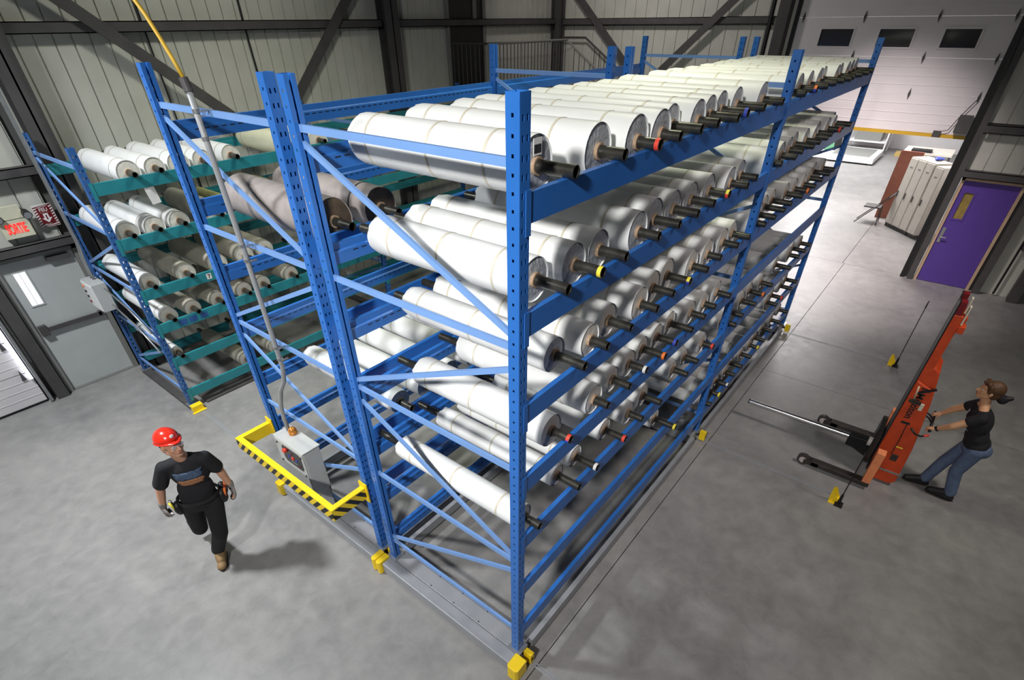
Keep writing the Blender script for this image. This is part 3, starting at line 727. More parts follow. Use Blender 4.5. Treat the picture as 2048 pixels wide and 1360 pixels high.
    if sticker:
        for q, s_ in enumerate(sticker):
            ya = pf + 0.004 + 0.0 * q
            if len(sticker) == 1:
                MB(base).pipe((x, ya, z), (x, ya + 0.026, z), rp + 0.0012, rp + 0.0002, 18).build('colour_tape', s_, po, auto=True)
            else:
                sg = MB(base); n2 = 9; vs = []
                a0_, a1_ = (PI * 0.25, PI * 0.95) if q == 0 else (PI * 0.95, PI * 1.6)
                for dy in (ya, ya + 0.026):
                    for rr_ in (rp + 0.0004, rp + 0.0014):
                        for i in range(n2):
                            t = a0_ + (a1_ - a0_) * i / (n2 - 1); vs.append((x + rr_ * math.cos(t), dy, z + rr_ * math.sin(t)))
                fs = []
                for i in range(n2 - 1):
                    fs += [(i, i + 1, n2 + i + 1, n2 + i), (2 * n2 + i, 2 * n2 + i + 1, 3 * n2 + i + 1, 3 * n2 + i), (n2 + i, n2 + i + 1, 3 * n2 + i + 1, 3 * n2 + i), (i, i + 1, 2 * n2 + i + 1, 2 * n2 + i)]
                sg.add(vs, fs).build('colour_tape', s_, po)
    return T
LVN = ['top', 'second', 'third', 'fourth', 'fifth', 'sixth', 'lowest']
YE, RE, BL, OR = 'st_yellow', 'st_red', 'st_blue', 'st_orange'
# near rack: (x of pipe, y of roll face, radius) per level; bay split at the middle upright
ROWS = {
 1: [(0.26, .09, .140), (.74, .03, .140), (1.10, -.01, .142), (1.41, -.01, .138), (1.73, .07, .132), (2.02, .01, .135), (2.33, .05, .132), (2.63, .08, .133), (3.00, .09, .13), (3.45, .03, .138),
     (4.18, .0, .132), (4.62, .04, .13), (5.0, .04, .13), (5.39, .04, .135), (5.73, .08, .132), (6.01, 0, .133), (6.30, .03, .136), (6.66, .02, .133), (7.04, .05, .133), (7.44, .08, .135)],
 2: [(.27, .09, .130), (.59, .04, .130), (.89, .05, .126), (1.35, .02, .137), (1.67, .06, .147), (1.99, .06, .138), (2.32, .06, .135), (2.66, .05, .135), (3.02, 0, .132), (3.35, .03, .132), 
     (4.07, 0, .13), (4.48, 0, .13), (4.83, .02, .13), (5.19, .06, .13), (5.51, .02, .13), (5.85, 0, .13), (6.15, .05, .13), (6.54, .02, .13), (6.81, 0, .128), (7.09, .08, .13)],
 3: [(.49, .08, .122), (.80, 0, .118), (1.13, .05, .126), (1.52, 0, .133), (1.85, .06, .14), (2.16, .08, .145), (2.49, 0, .135), (2.84, 0, .14), (3.25, .01, .135), (3.56, .03, .13), 
     (4.06, 0, .125), (4.38, .03, .13), (4.72, .08, .13), (5.04, .09, .13), (5.45, .05, .13), (5.75, .03, .13), (6.05, 0, .125), (6.47, .03, .13), (6.88, .08, .13), (7.19, .03, .13)],
 4: [(.44, .04, .128), (.95, 0, .124), (1.28, .03, .112), (1.58, .04, .122), (1.88, .07, .115), (2.16, .07, .122), (2.48, .09, .12), (2.81, .02, .12), (3.09, 0, .12), (3.44, 0, .125)],
 5: [(.09, .02, .10), (.60, .07, .098), (.88, .08, .1), (1.34, .07, .105), (1.69, .02, .114), (2.03, .05, .126), (2.65, .02, .108), (2.96, .03, .095), (3.37, 0, .123),
     (4.03, .03, .11), (4.33, .04, .12), (4.75, .04, .12), (5.11, .06, .115), (5.49, .03, .12), (6.28, .07, .125), (6.83, .03, .12), (7.15, .07, .115), (7.49, .04, .115)],
 6: [(2.51, .06, .11), (6.28, .03, .12), (6.58, .05, .115), (7.04, .05, .115), (7.38, .06, .115)],
 7: [(4.0, 0, .08), (4.29, .02, .12), (4.59, .04, .12), (4.91, .02, .12), (5.20, .06, .115), (5.56, .02, .115), (5.91, .01, .115), (6.20, .03, .12), (6.60, .03, .12), (7.0, .01, .12), (7.48, .02, .11)],
}
STK = {(1, 2): [RE], (1, 7): [BL], (1, 11): [OR, BL], (2, 1): [YE], (2, 7): [YE, RE], (2, 17): [RE], (3, 5): [YE, BL], (3, 15): [OR], (4, 0): [RE, BL], (4, 3): ['label_paper'], (4, 5): [BL], (4, 4): [OR],
       (5, 3): [RE], (5, 8): [RE], (5, 12): [OR], (6, 0): [YE], (6, 2): [RE], (7, 1): [YE], (7, 2): ['label_paper', BL], (7, 6): [YE], (5, 2): ['label_paper']}
near_end = [1.44, 1.43, 1.42, 1.36, 1.33, 1.3, 1.36]
for lv, row in ROWS.items():
    zt = LV[lv - 1] + 0.033
    cnt = [sum(1 for a in row if a[0] < L), 0]
    i0 = [0, 0]
    kk = (4.743 - zt) / (4.743 - (4.15 - 0.58 * (lv - 1) + 0.038))      # measured rows re-projected onto this shelf height
    row = [(-1.95 + (a + 1.95) * kk, max(0.03, -1.518 + (b_ + 1.518) * kk), c * kk) for a, b_, c in row]
    row = [(max(a, 4.13 + c) if a > 3.95 else a, b_, c) for a, b_, c in row]
    for i, (x, yf, r) in enumerate(row):
        bay = 0 if x < L else 1
        k = i0[bay]; i0[bay] += 1
        if lv in (6, 7) and bay == 0 and False: continue
        lab = ('white film roll, %s from the near upright on the %s level of the front rack' if bay == 0 else 'white film roll, %s past the middle upright on the %s level of the front rack') % (ORD[k], LVN[lv - 1])
        rnd = random.Random(lv * 100 + i)
        yb_ = near_end[lv - 1] + 0.10 + rnd.uniform(-0.03, 0.04)
        if lv == 5 and i == 0: yb_ = 1.42
        bd = 4 if rnd.random() < 0.2 else 3
        roll(x, yf, zt, r, yb_, lab, 'white film rolls on the front rack', 'film_white', 'end_film' if lv <= 2 or (i == 0 and lv < 4) else 'end_paper', pf=-0.085 + rnd.uniform(-0.02, 0.015) - (0.06 if (lv, i) == (6, 0) else 0),
             pb=D + rnd.uniform(0.02, 0.10), sticker=STK.get((lv, i)), seed=lv * 40 + i, bands=bd)
# middle rack
for k, (x, z, r, bm_, lab) in enumerate(((0.33, LV[1], 0.168, 'film_grey', 'grey wrapped roll with dark end, nearest on the second level of the middle rack'),
                                       (0.78, LV[1], 0.16, 'film_grey', 'grey wrapped roll with a black rim behind the nearest grey roll'))):
    roll(x, YL0 + 0.12, z + 0.033, r, YL0 + 1.48, lab, 'grey rolls on the middle rack', bm_, 'end_dark', pf=YL0 - 0.10, pb=YL1 + 0.05, seed=900 + k, bands=1, lump=0.03, bandmat='tape_black')
for k, x in enumerate((0.60, 0.96, 1.32, 1.70, 2.08)):
    roll(x, YL0 + 0.06, LV[4] + 0.033, 0.122, YL0 + 1.55, 'white film roll, %s from the control box end on the middle rack' % ORD[k], 'white rolls low on the middle rack', 'film_white', 'end_film', pf=YL0 - 0.12, pb=YL1 + 0.05, seed=920 + k, bands=2)
# old teal rack
TROWS = [(0, [.50, .81, 1.11, 1.42, 1.82], .135, 'film_white'), (1, [.21, .53, .85], .135, 'film_white'), (1, [1.36], .15, 'film_greyish'), (2, [.19], .12, 'film_white'), (2, [.68, 1.14, 1.56, 1.90], .135, 'film_greyish'),
         (3, [.24], .12, 'film_white'), (3, [.58, .96, 1.38, 1.70, 2.21, 3.1, 3.5], .125, 'film_greyish'), (4, [.14], .075, 'film_white'), (5, [1.05, 1.57], .125, 'film_greyish')]
c_ = {}
for lv, xs_, r, bm_ in TROWS:
    for x in xs_:
        k = c_.get(lv, 0); c_[lv] = k + 1
        r_ = r * (1 + random.Random(lv * 10 + k).uniform(-0.06, 0.06))
        roll(x, YT0 + 0.06, TLV[lv] + 0.033, r_, YT0 + 1.40, '%s film roll, %s from exit door on the %s level of teal rack' % ('white' if bm_ == 'film_white' else 'greyish', ORD[k], LVN[lv] if lv < 5 else 'lowest'),
             'film rolls on the teal rack', bm_, 'end_paper', pf=YT0 - 0.13, pb=YT1 + 0.05, seed=1000 + lv * 20 + k, bands=2, bandmat='tape_black' if lv == 4 else 'film_greyish')
roll(2.75, YT0 + 0.05, TLV[0] + 0.033, 0.165, YT0 + 1.35, 'lumpy cream wrapped roll on the top level of the teal rack', None, 'film_cream', 'end_paper', pf=YT0 - 0.13, pb=YT1, seed=1300, bands=2, lump=0.10)
roll(3.25, YT0 + 0.05, TLV[0] + 0.033, 0.16, YT0 + 1.35, 'crumpled cream roll at the far end of the teal rack top level', None, 'film_cream', 'end_paper', pf=YT0 - 0.13, pb=YT1, seed=1301, bands=2, lump=0.10)
roll(1.74, YT0 + 0.25, TLV[1] + 0.033 , 0.085, YT0 + 1.36, 'thin yellow film roll on the second level of the teal rack', None, 'film_yellow', 'end_paper', pf=YT0 - 0.1, pb=YT1, seed=1302, bands=1)
roll(2.70, YT0 + 0.25, TLV[1] + 0.033, 0.09, YT0 + 1.36, 'yellow film roll behind the grey rolls on the teal rack', None, 'film_yellow', 'end_paper', pf=YT0 - 0.1, pb=YT1, seed=1303, bands=1)
# paper tags on the teal rack
for (x, z, s_) in ((0.92, TLV[2], '7'),):
    o = MB((x, YT0 - 0.085, z)).box(x - 0.035, x + 0.035, YT0 - 0.0425, YT0 - 0.0402, z - 0.11, z - 0.03).build('number_tag', 'label_paper')
    tag(o, 'small white tag with the number 7 on a teal beam', 'tag')
    tm = text_mesh(s_, 0.075, 0.001, True); xform(tm, Matrix.Rotation(PI / 2, 4, 'X')); put('number', tm, 'ink', o, loc=(x, YT0 - 0.0435, z - 0.07))
o = MB((0.62, YT0, 3.0)).prism([(0.56, TLV[0] - 0.141), (0.68, TLV[0] - 0.141), (0.70, TLV[0] - 0.34), (0.59, TLV[0] - 0.35)], 'y', YT0 - 0.032, YT0 - 0.028).build('hanging_tag', 'label_paper')
tag(o, 'blank grey paper tag hanging under the top teal beam', 'tag')
for k, x in enumerate((0.30, 0.44, 0.60)):
    MB((x, YT0 - 0.0855, TLV[3] - 0.07)).box(x, x + 0.11, YT0 - 0.0415, YT0 - 0.040, TLV[3] - 0.115, TLV[3] - 0.03).build('worn_label', 'rack_old_blue', RT)
# barcode label on the first roll end
bc = MB((0.24, 0.085, 4.2))
bars = []
o = MB((0.36, 0.156, 4.21)).box(0.325, 0.395, 0.156, 0.159, 4.212, 4.29).build('shipping_label', 'label_paper'); 
tag(o, 'white barcode label stuck on the end of the nearest top roll', 'label')
mb = MB((0.36, 0.155, 4.22)); x = 0.330; rb = random.Random(3)
while x < 0.388:
    wd = rb.choice((0.0015, 0.003, 0.004)); mb.box(x, x + wd, 0.155, 0.1562, 4.222, 4.262); x += wd + rb.choice((0.002, 0.003))
mb.build('barcode', 'ink', o)

# ------------------------------------------------------------------ control box, guard, conduit
cb = thing('control_cabinet', 'grey control cabinet with amber beacon inside the yellow guard', 'control box', (-0.09, 2.9, 0.17))
Z0, Z1, XA, XB_, YA, YB_ = 0.66, 1.25, -0.215, -0.022, 2.63, 3.16
MB((-0.1, 2.9, Z0)).box(XA, XB_, YA, YB_, Z0, Z1).build('cabinet', 'box_grey', cb, bevel=0.006)
MB((-0.1, 2.9, Z1)).box(XA - 0.012, XB_ + 0.01, YA - 0.01, YB_ + 0.01, Z1, Z1 + 0.012).build('rain_lid', 'box_grey', cb, bevel=0.004)
dr = MB((XA, 2.9, Z0)).box(XA - 0.014, XA, YA + 0.008, YB_ - 0.008, Z0 + 0.008, Z1 - 0.012).build('door', 'box_grey', cb, bevel=0.004)
for yy, zz in ((YA + 0.04, Z1 - 0.06), (YA + 0.04, Z0 + 0.28), (YB_ - 0.05, Z1 - 0.06), (YB_ - 0.05, Z0 + 0.28)):
    MB((XA, yy, zz)).cyl((XA - 0.014, yy, zz), (XA - 0.022, yy, zz), 0.012, n=10).build('lock', 'black', dr)
pn = MB((XA, 2.86, 1.1)).prism([(2.71, 0.985), (3.00, 0.985), (3.03, 1.02), (3.03, 1.17), (3.0, 1.205), (2.71, 1.205), (2.68, 1.17), (2.68, 1.02)], 'x', XA - 0.019, XA - 0.014).build('button_panel', 'black_gloss', cb)
for yy, zz, rr_, m_ in ((2.965, 1.15, 0.026, 'st_red'), (2.85, 1.09, 0.022, 'st_red'), (2.92, 1.09, 0.013, 'st_blue'), (2.78, 1.09, 0.013, 'st_blue'), (2.85, 1.15, 0.010, 'sign_red'), (2.74, 1.03, 0.010, 'sign_red')):
    MB((XA, yy, zz)).cyl((XA - 0.019, yy, zz), (XA - (0.045 if rr_ > 0.025 else 0.026), yy, zz), rr_, n=14).build('button', m_, pn)
MB((XA, 2.85, 1.03)).box(XA - 0.0205, XA - 0.019, 2.79, 2.90, 1.025, 1.035).build('panel_lettering', 'frame_grey', pn)
be = MB((-0.07, 3.0, Z1)).cyl((-0.08, 3.0, Z1 + 0.012), (-0.08, 3.0, Z1 + 0.045), 0.045, n=18).ball((-0.08, 3.0, Z1 + 0.05), 0.045, 0.045, 0.05, 18, 10).build('beacon', 'amber', cb, smooth=True)
MB((-0.05, 2.75, 0.17)).box(-0.14, -0.024, 2.66, 2.90, 0.171, Z0).build('pedestal', 'box_grey', cb, bevel=0.004)
MB((-0.05, 2.75, 0.17)).prism([(2.63, Z0), (2.70, Z0), (2.66, Z0 - 0.16)], 'x', -0.20, -0.195).prism([(2.63, Z0), (2.70, Z0), (2.66, Z0 - 0.16)], 'x', -0.030, -0.025).build('gusset', 'frame_grey', cb)

gd = thing('guard_rail', 'yellow and black striped guard rail around the control cabinet', 'guard rail', (-0.2, 2.75, 1.0))
GX, GA, GB, GZ0, GZ1 = -0.42, 1.90, 3.60, 0.98, 1.12
MB((GX, 2.75, 1.05)).box(GX - 0.03, GX + 0.03, GA - 0.03, GB + 0.03, GZ1 - 0.012, GZ1).build('top_flange', 'yellow', gd)
MB((GX, 2.75, 1.05)).box(GX - 0.03, GX - 0.022, GA - 0.03, GB + 0.03, GZ0, GZ1 - 0.0125).build('front_band', 'hazard', gd)
for yy in (GA, GB):
    MB(((GX) / 2, yy, 1.05)).box(GX + 0.031, -0.06, yy - 0.03, yy + 0.03, GZ1 - 0.012, GZ1).build('top_flange', 'yellow', gd)
    s = -1 if yy == GA else 1
    MB(((GX) / 2, yy, 1.05)).box(GX - 0.021, -0.06, yy - 0.03, yy - 0.022, GZ0, GZ1 - 0.0125).build('side_band', 'hazard' if yy == GA else 'yellow', gd)
    MB((-0.05, yy, 1.05)).box(-0.058, -0.046, yy - 0.06, yy + 0.06, GZ0 - 0.05, GZ1 + 0.05).build('bracket', 'yellow', gd)
cdt = thing('power_conduit', 'grey conduit pipe rising from the control cabinet up the rack end', 'conduit', (-0.08, 3.08, 1.262))
MB((-0.08, 3.08, 1.26)).path([(-0.08, 3.09, 1.264), (-0.08, 3.10, 1.42), (-0.08, 3.07, 1.60), (-0.08, 2.95, 1.84), (-0.08, 2.80, 2.02), (-0.08, 2.74, 2.20), (-0.08, 2.74, 2.6), (-0.08, 2.74, 3.3), (-0.08, 2.76, 4.0), (-0.08, 2.78, 4.40)], 0.021, 12).build('pipe', 'conduit_grey', cdt, smooth=True)
MB((-0.08, 2.78, 4.4)).cyl((-0.08, 2.78, 4.38), (-0.08, 2.80, 4.46), 0.03, n=14).build('coupling', 'steel_dark', cdt)
for zz, yy in ((4.27, 2.77), (4.10, 2.765), (3.34, 2.745), (3.22, 2.742), (2.41, 2.74), (2.29, 2.74)):
    MB((-0.08, yy, zz)).pipe((-0.08, yy, zz - 0.012), (-0.08, yy, zz + 0.012), 0.027, 0.0215, 14).box(-0.075, -0.02, yy - 0.05, yy - 0.042, zz - 0.008, zz + 0.008).build('clamp', 'galv', cdt)
hs = MB((-0.08, 2.8, 4.46)).path([(-0.08, 2.80, 4.46), (-0.08, 2.86, 4.56), (-0.08, 2.95, 4.68), (-0.08, 3.05, 4.80), (-0.09, 3.25, 5.0), (-0.12, 3.7, 5.5), (-0.15, 4.2, 6.4), (-0.15, 4.3, 8.88)], 0.013, 10).build('air_hose', 'hose_yellow', smooth=True)
tag(hs, 'yellow cable dropping from the roof to the grey conduit top', 'cable')

# panel box on the end of the teal rack with its pipes
tb = thing('switch_cabinet', 'small grey switch box with push buttons on the end of the teal rack', 'control box', (-0.16, 7.95, 1.3))
MB((-0.16, 7.95, 1.3)).box(-0.24, -0.06, 7.62, 8.06, 1.36, 1.78).build('cabinet', 'box_grey', tb, bevel=0.006)
MB((-0.16, 7.95, 1.3)).box(-0.252, -0.24, 7.64, 8.04, 1.38, 1.76).build('door', 'white_paint', tb)
for zz, m_ in ((1.70, 'st_orange'), (1.62, 'black'), (1.54, 'black'), (1.46, 'sign_red')): MB((-0.25, 7.95, zz)).cyl((-0.252, 7.97, zz), (-0.268, 7.97, zz), 0.018, n=12).build('button', m_, tb)
for k, yy in enumerate((7.86, 7.94)):
    MB((-0.1, yy, 1.78)).path([(-0.12, yy, 1.78), (-0.12, yy - 0.02, 1.95), (-0.12, yy - 0.06, 2.12), (-0.10, yy - 0.10, 2.35), (-0.10, yy - 0.10, 4.0), (-0.10, yy - 0.08, 6.0), (-0.10, yy - 0.08, 8.88)], 0.016, 10).build('conduit', 'galv', tb, smooth=True)
for zz, z2 in ((1.70, 1.30), (1.44, 0.98)):
    MB((-0.08, 7.6, zz)).path([(-0.1, 7.63, zz), (-0.06, 7.1, (zz + z2) / 2 + 0.02), (-0.06, 6.53, z2)], 0.013, 8).build('conduit', 'galv', tb, smooth=True)

# ------------------------------------------------------------------ orange stacker
tk = thing('stacker_truck', 'orange walk-behind stacker with tall mast and long boom', 'stacker', (5.03, -2.1, 0))
XA, XB_ = 4.72, 5.12
poly = [(-2.06, 0.10), (-2.17, 0.03), (-2.34, 0.03), (-2.39, 0.08), (-2.385, 0.26), (-2.365, 0.62), (-2.285, 1.25), (-2.255, 1.42), (-2.16, 1.46), (-2.06, 1.50)]
MB((5.03, -2.2, 0)).prism(poly, 'x', XA, XB_).build('body', 'orange', tk, bevel=0.02)
sh = [(-2.06, 1.50), (-2.17, 1.44), (-2.25, 1.44), (-2.21, 1.64), (-2.14, 1.70), (-2.06, 1.62)]
MB((5.03, -2.2, 1.5)).prism(sh, 'x', XA + 0.01, XB_ - 0.01).build('cowl', 'orange', tk, bevel=0.02)
for xx in (XA + 0.012, XB_ - 0.122):
    mst = MB((xx, -2.1, 0.1)).box(xx, xx + 0.11, -2.14, -2.0555, 0.30, 2.30).build('mast_upright', 'orange', tk, bevel=0.004)
    MB((xx, -2.05, 0.1)).box(xx, xx + 0.11, -2.055, -2.043, 0.12, 2.44).build('mast_channel', 'black', mst)
    MB((xx, -2.1, 2.3)).box(xx + 0.005, xx + 0.105, -2.11, -2.056, 2.30, 2.44).build('mast_head', 'sign_red', mst)
    MB((xx, -2.1, 2.2)).box(xx - 0.005, xx + 0.115, -2.20, -2.141, 2.12, 2.19).build('bracket', 'orange', mst)
    MB((xx, -2.12, 2.2)).box(xx + 0.02, xx + 0.09, -2.16, -2.145, 2.20, 2.40).build('roller_guide', 'sign_cream', mst)
MB((5.04, -2.05, 1.2)).box(XA + 0.124, XB_ - 0.124, -2.055, -2.045, 0.12, 2.40).build('mast_screen', 'black', tk)
MB((5.04, -2.1, 2.1)).box(XA + 0.115, XB_ - 0.115, -2.13, -2.08, 2.16, 2.26).build('mast_crosshead', 'orange', tk)
MB((5.04, -2.1, 1.5)).cyl((5.04, -2.10, 1.4), (5.04, -2.10, 2.2), 0.03).build('lift_cylinder', 'chrome', tk)
for k, xx in enumerate((4.50, 5.58)):
    lg = MB((xx, -1.8, 0)).box(xx - 0.055, xx + 0.055, -2.14, -1.46, 0.05, 0.115).build('outrigger_leg', 'dark_metal', tk, bevel=0.006)
    MB((xx, -1.4, 0)).prism([(-1.36 + 0.075 * math.cos(t) , 0.077 + 0.075 * math.sin(t)) for t in [2 * PI * q / 16 for q in range(16)]], 'x', xx - 0.03, xx + 0.03).build('load_wheel', 'wheel', tk)
    MB((xx, -1.4, 0)).cyl((xx - 0.034, -1.36, 0.077), (xx + 0.034, -1.36, 0.077), 0.045, n=14).build('wheel_hub', 'wheel_hub', tk)
    for s in (-1, 1): MB((xx, -1.4, 0)).box(xx + s * 0.0475 - 0.0075, xx + s * 0.0475 + 0.0075, -1.55, -1.37, 0.05, 0.11).build('wheel_fork', 'dark_metal', tk)
    s = 1 if k == 0 else -1
    MB((xx, -2.1, 0.1)).box(xx - 0.06, xx + 0.06, -2.14, -2.05, 0.116, 0.59).build('leg_upright', 'orange_pale', tk, bevel=0.004)
    a, b_ = sorted((xx + s * 0.06, (XA if k == 0 else XB_)))
    MB((xx, -2.1, 0.1)).box(a, b_, -2.13, -2.06, 0.12, 0.26).build('leg_bracket', 'orange', tk)
cg = MB((5.04, -2.0, 0.3)).box(4.78, 5.30, -2.035, -1.976, 0.18, 0.62).build('lift_carriage', 'dark_metal', tk, bevel=0.004)
MB((5.04, -1.95, 0.3)).box(4.98, 5.10, -1.975, -1.72, 0.20, 0.36).build('boom_socket', 'black', tk, bevel=0.006)
MB((5.04, -1.95, 0.3)).prism([(-1.975, 0.10), (-1.975, 0.2), (-1.75, 0.2)], 'x', 5.02, 5.06).build('boom_gusset', 'black', tk)
MB((5.04, -1.0, 0.3)).cyl((5.04, -1.72, 0.31), (5.04, -0.41, 0.30), 0.034, n=16).build('boom', 'chrome', tk, auto=True)
MB((5.04, -0.4, 0.3)).cyl((5.04, -0.41, 0.30), (5.04, -0.395, 0.30), 0.035, n=16).build('boom_tip', 'black', tk, auto=True)
MB((4.86, -1.97, 0.4)).cyl((4.86, -1.974, 0.45), (4.86, -1.93, 0.45), 0.06, n=16).build('roller', 'wheel_hub', tk, auto=True)
# steering handle and controls
MB((5.0, -2.42, 0.9)).cyl((4.80, -2.42, 0.885), (5.22, -2.42, 0.925), 0.016, n=12).build('handle_grip', 'black', tk, smooth=True)
for xx, zz in ((4.98, 0.90), (5.06, 0.908)): MB((xx, -2.35, 0.9)).path([(xx, -2.30, 0.98), (xx, -2.37, 0.95), (xx, -2.42, zz)], 0.011, 8).build('handle_arm', 'black', tk)
MB((4.75, -2.35, 0.8)).path([(4.71, -2.24, 0.90), (4.70, -2.30, 0.85), (4.72, -2.36, 0.83), (4.76, -2.42, 0.85)], 0.012, 8).build('brake_lever', 'black', tk, smooth=True)
MB((4.76, -2.42, 0.85)).path([(4.735, -2.385, 0.836), (4.765, -2.43, 0.853)], 0.014, 8).build('lever_grip', 'st_red', tk, smooth=True)
MB((4.71, -2.2, 1.2)).cyl((4.715, -2.13, 1.25), (4.68, -2.13, 1.25), 0.03, n=12).box(4.685, 4.715, -2.20, -2.08, 1.23, 1.26).build('valve', 'dark_metal', tk)
MB((4.71, -2.2, 1.2)).box(4.69, 4.718, -2.235, -2.20, 1.16, 1.24).build('gauge', 'sign_cream', tk)
MB((4.71, -2.2, 1.3)).bar((4.705, -2.12, 1.36), (4.705, -2.26, 1.46), 0.02, 0.025).build('tilt_lever', 'black', tk)
MB((4.71, -2.1, 1.3)).path([(4.708, -2.10, 1.44), (4.70, -2.11, 1.36), (4.708, -2.12, 1.26)], 0.010, 8).build('hydraulic_line', 'tan_frame', tk, smooth=True)
MB((4.715, -2.18, 0.6)).path([(4.716, -2.185, 0.93), (4.716, -2.20, 0.70), (4.716, -2.20, 0.47)], 0.005, 6).build('cable', 'black', tk)
MB((4.71, -2.24, 0.45)).box(4.69, 4.718, -2.28, -2.21, 0.40, 0.48).build('latch', 'dark_metal', tk)
MB((4.715, -2.24, 0.55)).box(4.714, 4.7185, -2.275, -2.20, 0.585, 0.60).build('yellow_sticker', 'st_yellow', tk)
MB((4.715, -2.24, 0.2)).box(4.712, 4.7195, -2.385, -2.10, 0.20, 0.225).box(4.72, 5.12, -2.395, -2.386, 0.20, 0.225).build('bumper_strip', 'frame_grey', tk)
tm = text_mesh('Multiton', 0.105, 0.002, True)
xform(tm, Matrix.Rotation(-PI / 2, 4, 'Z'))                       # reads downwards
xform(tm, Matrix(((0, 0, -1, 0), (-1, 0, 0, 0), (0, 1, 0, 0), (0, 0, 0, 1))))
put('lettering', tm, 'ink', tk, loc=(4.7185, -2.155, 1.18))
MB((4.718, -2.15, 1.45)).box(4.7165, 4.7195, -2.22, -2.13, 1.415, 1.43).box(4.7165, 4.7195, -2.215, -2.135, 1.402, 1.407).box(4.7165, 4.7195, -2.215, -2.135, 1.392, 1.396).build('logo_bars', 'ink', tk)
MB((4.718, -2.17, 0.93)).box(4.7165, 4.7195, -2.21, -2.12, 0.925, 0.955).build('logo_block', 'ink', tk)

# ------------------------------------------------------------------ people
def remesh(o, vox, it=4, f=0.5):
    r_ = o.modifiers.new('remesh', 'REMESH'); r_.mode = 'VOXEL'; r_.voxel_size = vox; r_.use_smooth_shade = True
    s_ = o.modifiers.new('smooth', 'SMOOTH'); s_.iterations = it; s_.factor = f
    return o
def cap(mb, a, b, ra, rb, n=14):
    mb.cyl(a, b, ra, rb, n); mb.ball(a, ra, n=n, m=8); mb.ball(b, rb, n=n, m=8)
def limb(mb, pts, rs):
    for i in range(len(pts) - 1): cap(mb, pts[i], pts[i + 1], rs[i], rs[i + 1])
def hand(mb, wrist, d, pn, size=1.0, curl=0.35, thumb_side=1, grow=0.0):
    """d: towards the fingers, pn: the way the palm looks"""
    d = Vector(d).normalized(); pn = Vector(pn); pn = (pn - d * pn.dot(d)).normalized(); s = d.cross(pn) * thumb_side
    w = Vector(wrist); S = size
    rot = Matrix((s, d, pn)).transposed()
    c = w + d * 0.050 * S
    mb.ball(c, 0.040 * S + grow, 0.052 * S + grow, 0.017 * S + grow, 16, 10, rot)
    cap(mb, w, w + d * 0.03 * S, 0.024 * S + grow, 0.026 * S + grow)
    for k, (o_, ln) in enumerate(((0.029, 0.072), (0.0100, 0.080), (-0.0095, 0.075), (-0.027, 0.060))):
        p = c + d * 0.040 * S + s * o_ * S; a = curl * 0.7; r = (0.0092, 0.0095, 0.0092, 0.0082)[k] * S + grow
        for seg, fr in enumerate((0.45, 0.32, 0.23)):
            dd = (d * math.cos(a) + pn * math.sin(a)).normalized()
            q = p + dd * ln * fr * S; cap(mb, p, q, r, r * 0.92, 10); p = q; r *= 0.93; a += curl * (1.1 + 0.08 * k)
    p = w + d * 0.022 * S + s * 0.026 * S
    for (aa, bb, cc, ln, r) in ((0.62, 0.70, 0.25, 0.042, 0.0125), (0.80, 0.35, 0.40, 0.032, 0.0105), (0.9, 0.1, 0.4, 0.024, 0.0095)):
        dd = (d * aa + s * bb + pn * cc * (0.5 + curl)).normalized(); q = p + dd * ln * S
        cap(mb, p, q, r * S + grow, r * 0.93 * S + grow, 10); p = q
def frame(f, u=(0, 0, 1)):
    f = Vector(f).normalized(); r = f.cross(Vector(u)).normalized(); u = r.cross(f); return f, u, r
def head(mb, c, f, u, r, S=1.0):
    R_ = Matrix((r, f, u)).transposed(); c = Vector(c)
    P = lambda a, b_, d_: c + r * a * S + f * b_ * S + u * d_ * S
    mb.ball(P(0, -0.012, 0.030), 0.074 * S, 0.094 * S, 0.088 * S, 20, 14, R_)         # skull
    mb.ball(P(0, 0.030, -0.035), 0.058 * S, 0.060 * S, 0.072 * S, 18, 12, R_)          # face
    mb.ball(P(0, 0.055, -0.090), 0.030 * S, 0.026 * S, 0.024 * S, 14, 8, R_)           # chin
    for s in (-1, 1):
        cap(mb, P(s * 0.060, -0.005, -0.055), P(s * 0.018, 0.058, -0.095), 0.016 * S, 0.016 * S)   # jaw
        mb.ball(P(s * 0.038, 0.062, -0.030), 0.022 * S, 0.018 * S, 0.020 * S, 12, 8, R_)           # cheek
        mb.ball(P(s * 0.077, -0.008, -0.010), 0.010 * S, 0.020 * S, 0.032 * S, 12, 8, R_)          # ear
        cap(mb, P(s * 0.045, 0.074, 0.022), P(s * 0.012, 0.086, 0.020), 0.009 * S, 0.010 * S)      # brow
    cap(mb, P(0, 0.086, 0.010), P(0, 0.108, -0.030), 0.009 * S, 0.0125 * S)              # nose
    for s in (-1, 1): mb.ball(P(s * 0.012, 0.096, -0.034), 0.009 * S, 0.010 * S, 0.008 * S, 10, 6, R_)
    cap(mb, P(-0.018, 0.082, -0.062), P(0.018, 0.082, -0.062), 0.008 * S, 0.008 * S)      # mouth
    return P, R_
def face_parts(T, P, R_, lipm, S=1.0):
    for s in (-1, 1):
        e = MB(P(s * 0.030, 0.078, 0.002)).ball(P(s * 0.030, 0.076, 0.002), 0.0125 * S, 0.0105 * S, 0.008 * S, 12, 8, R_).build('eye', 'eye_white', T, smooth=True)
        MB(P(s * 0.030, 0.085, 0.002)).ball(P(s * 0.030, 0.0845, 0.002), 0.006 * S, 0.004 * S, 0.006 * S, 10, 6, R_).build('iris', 'ink', e, smooth=True)
    MB(P(0, 0.09, -0.062)).ball(P(0, 0.0885, -0.062), 0.022 * S, 0.005 * S, 0.006 * S, 12, 6, R_).build('lips', lipm, T, smooth=True)

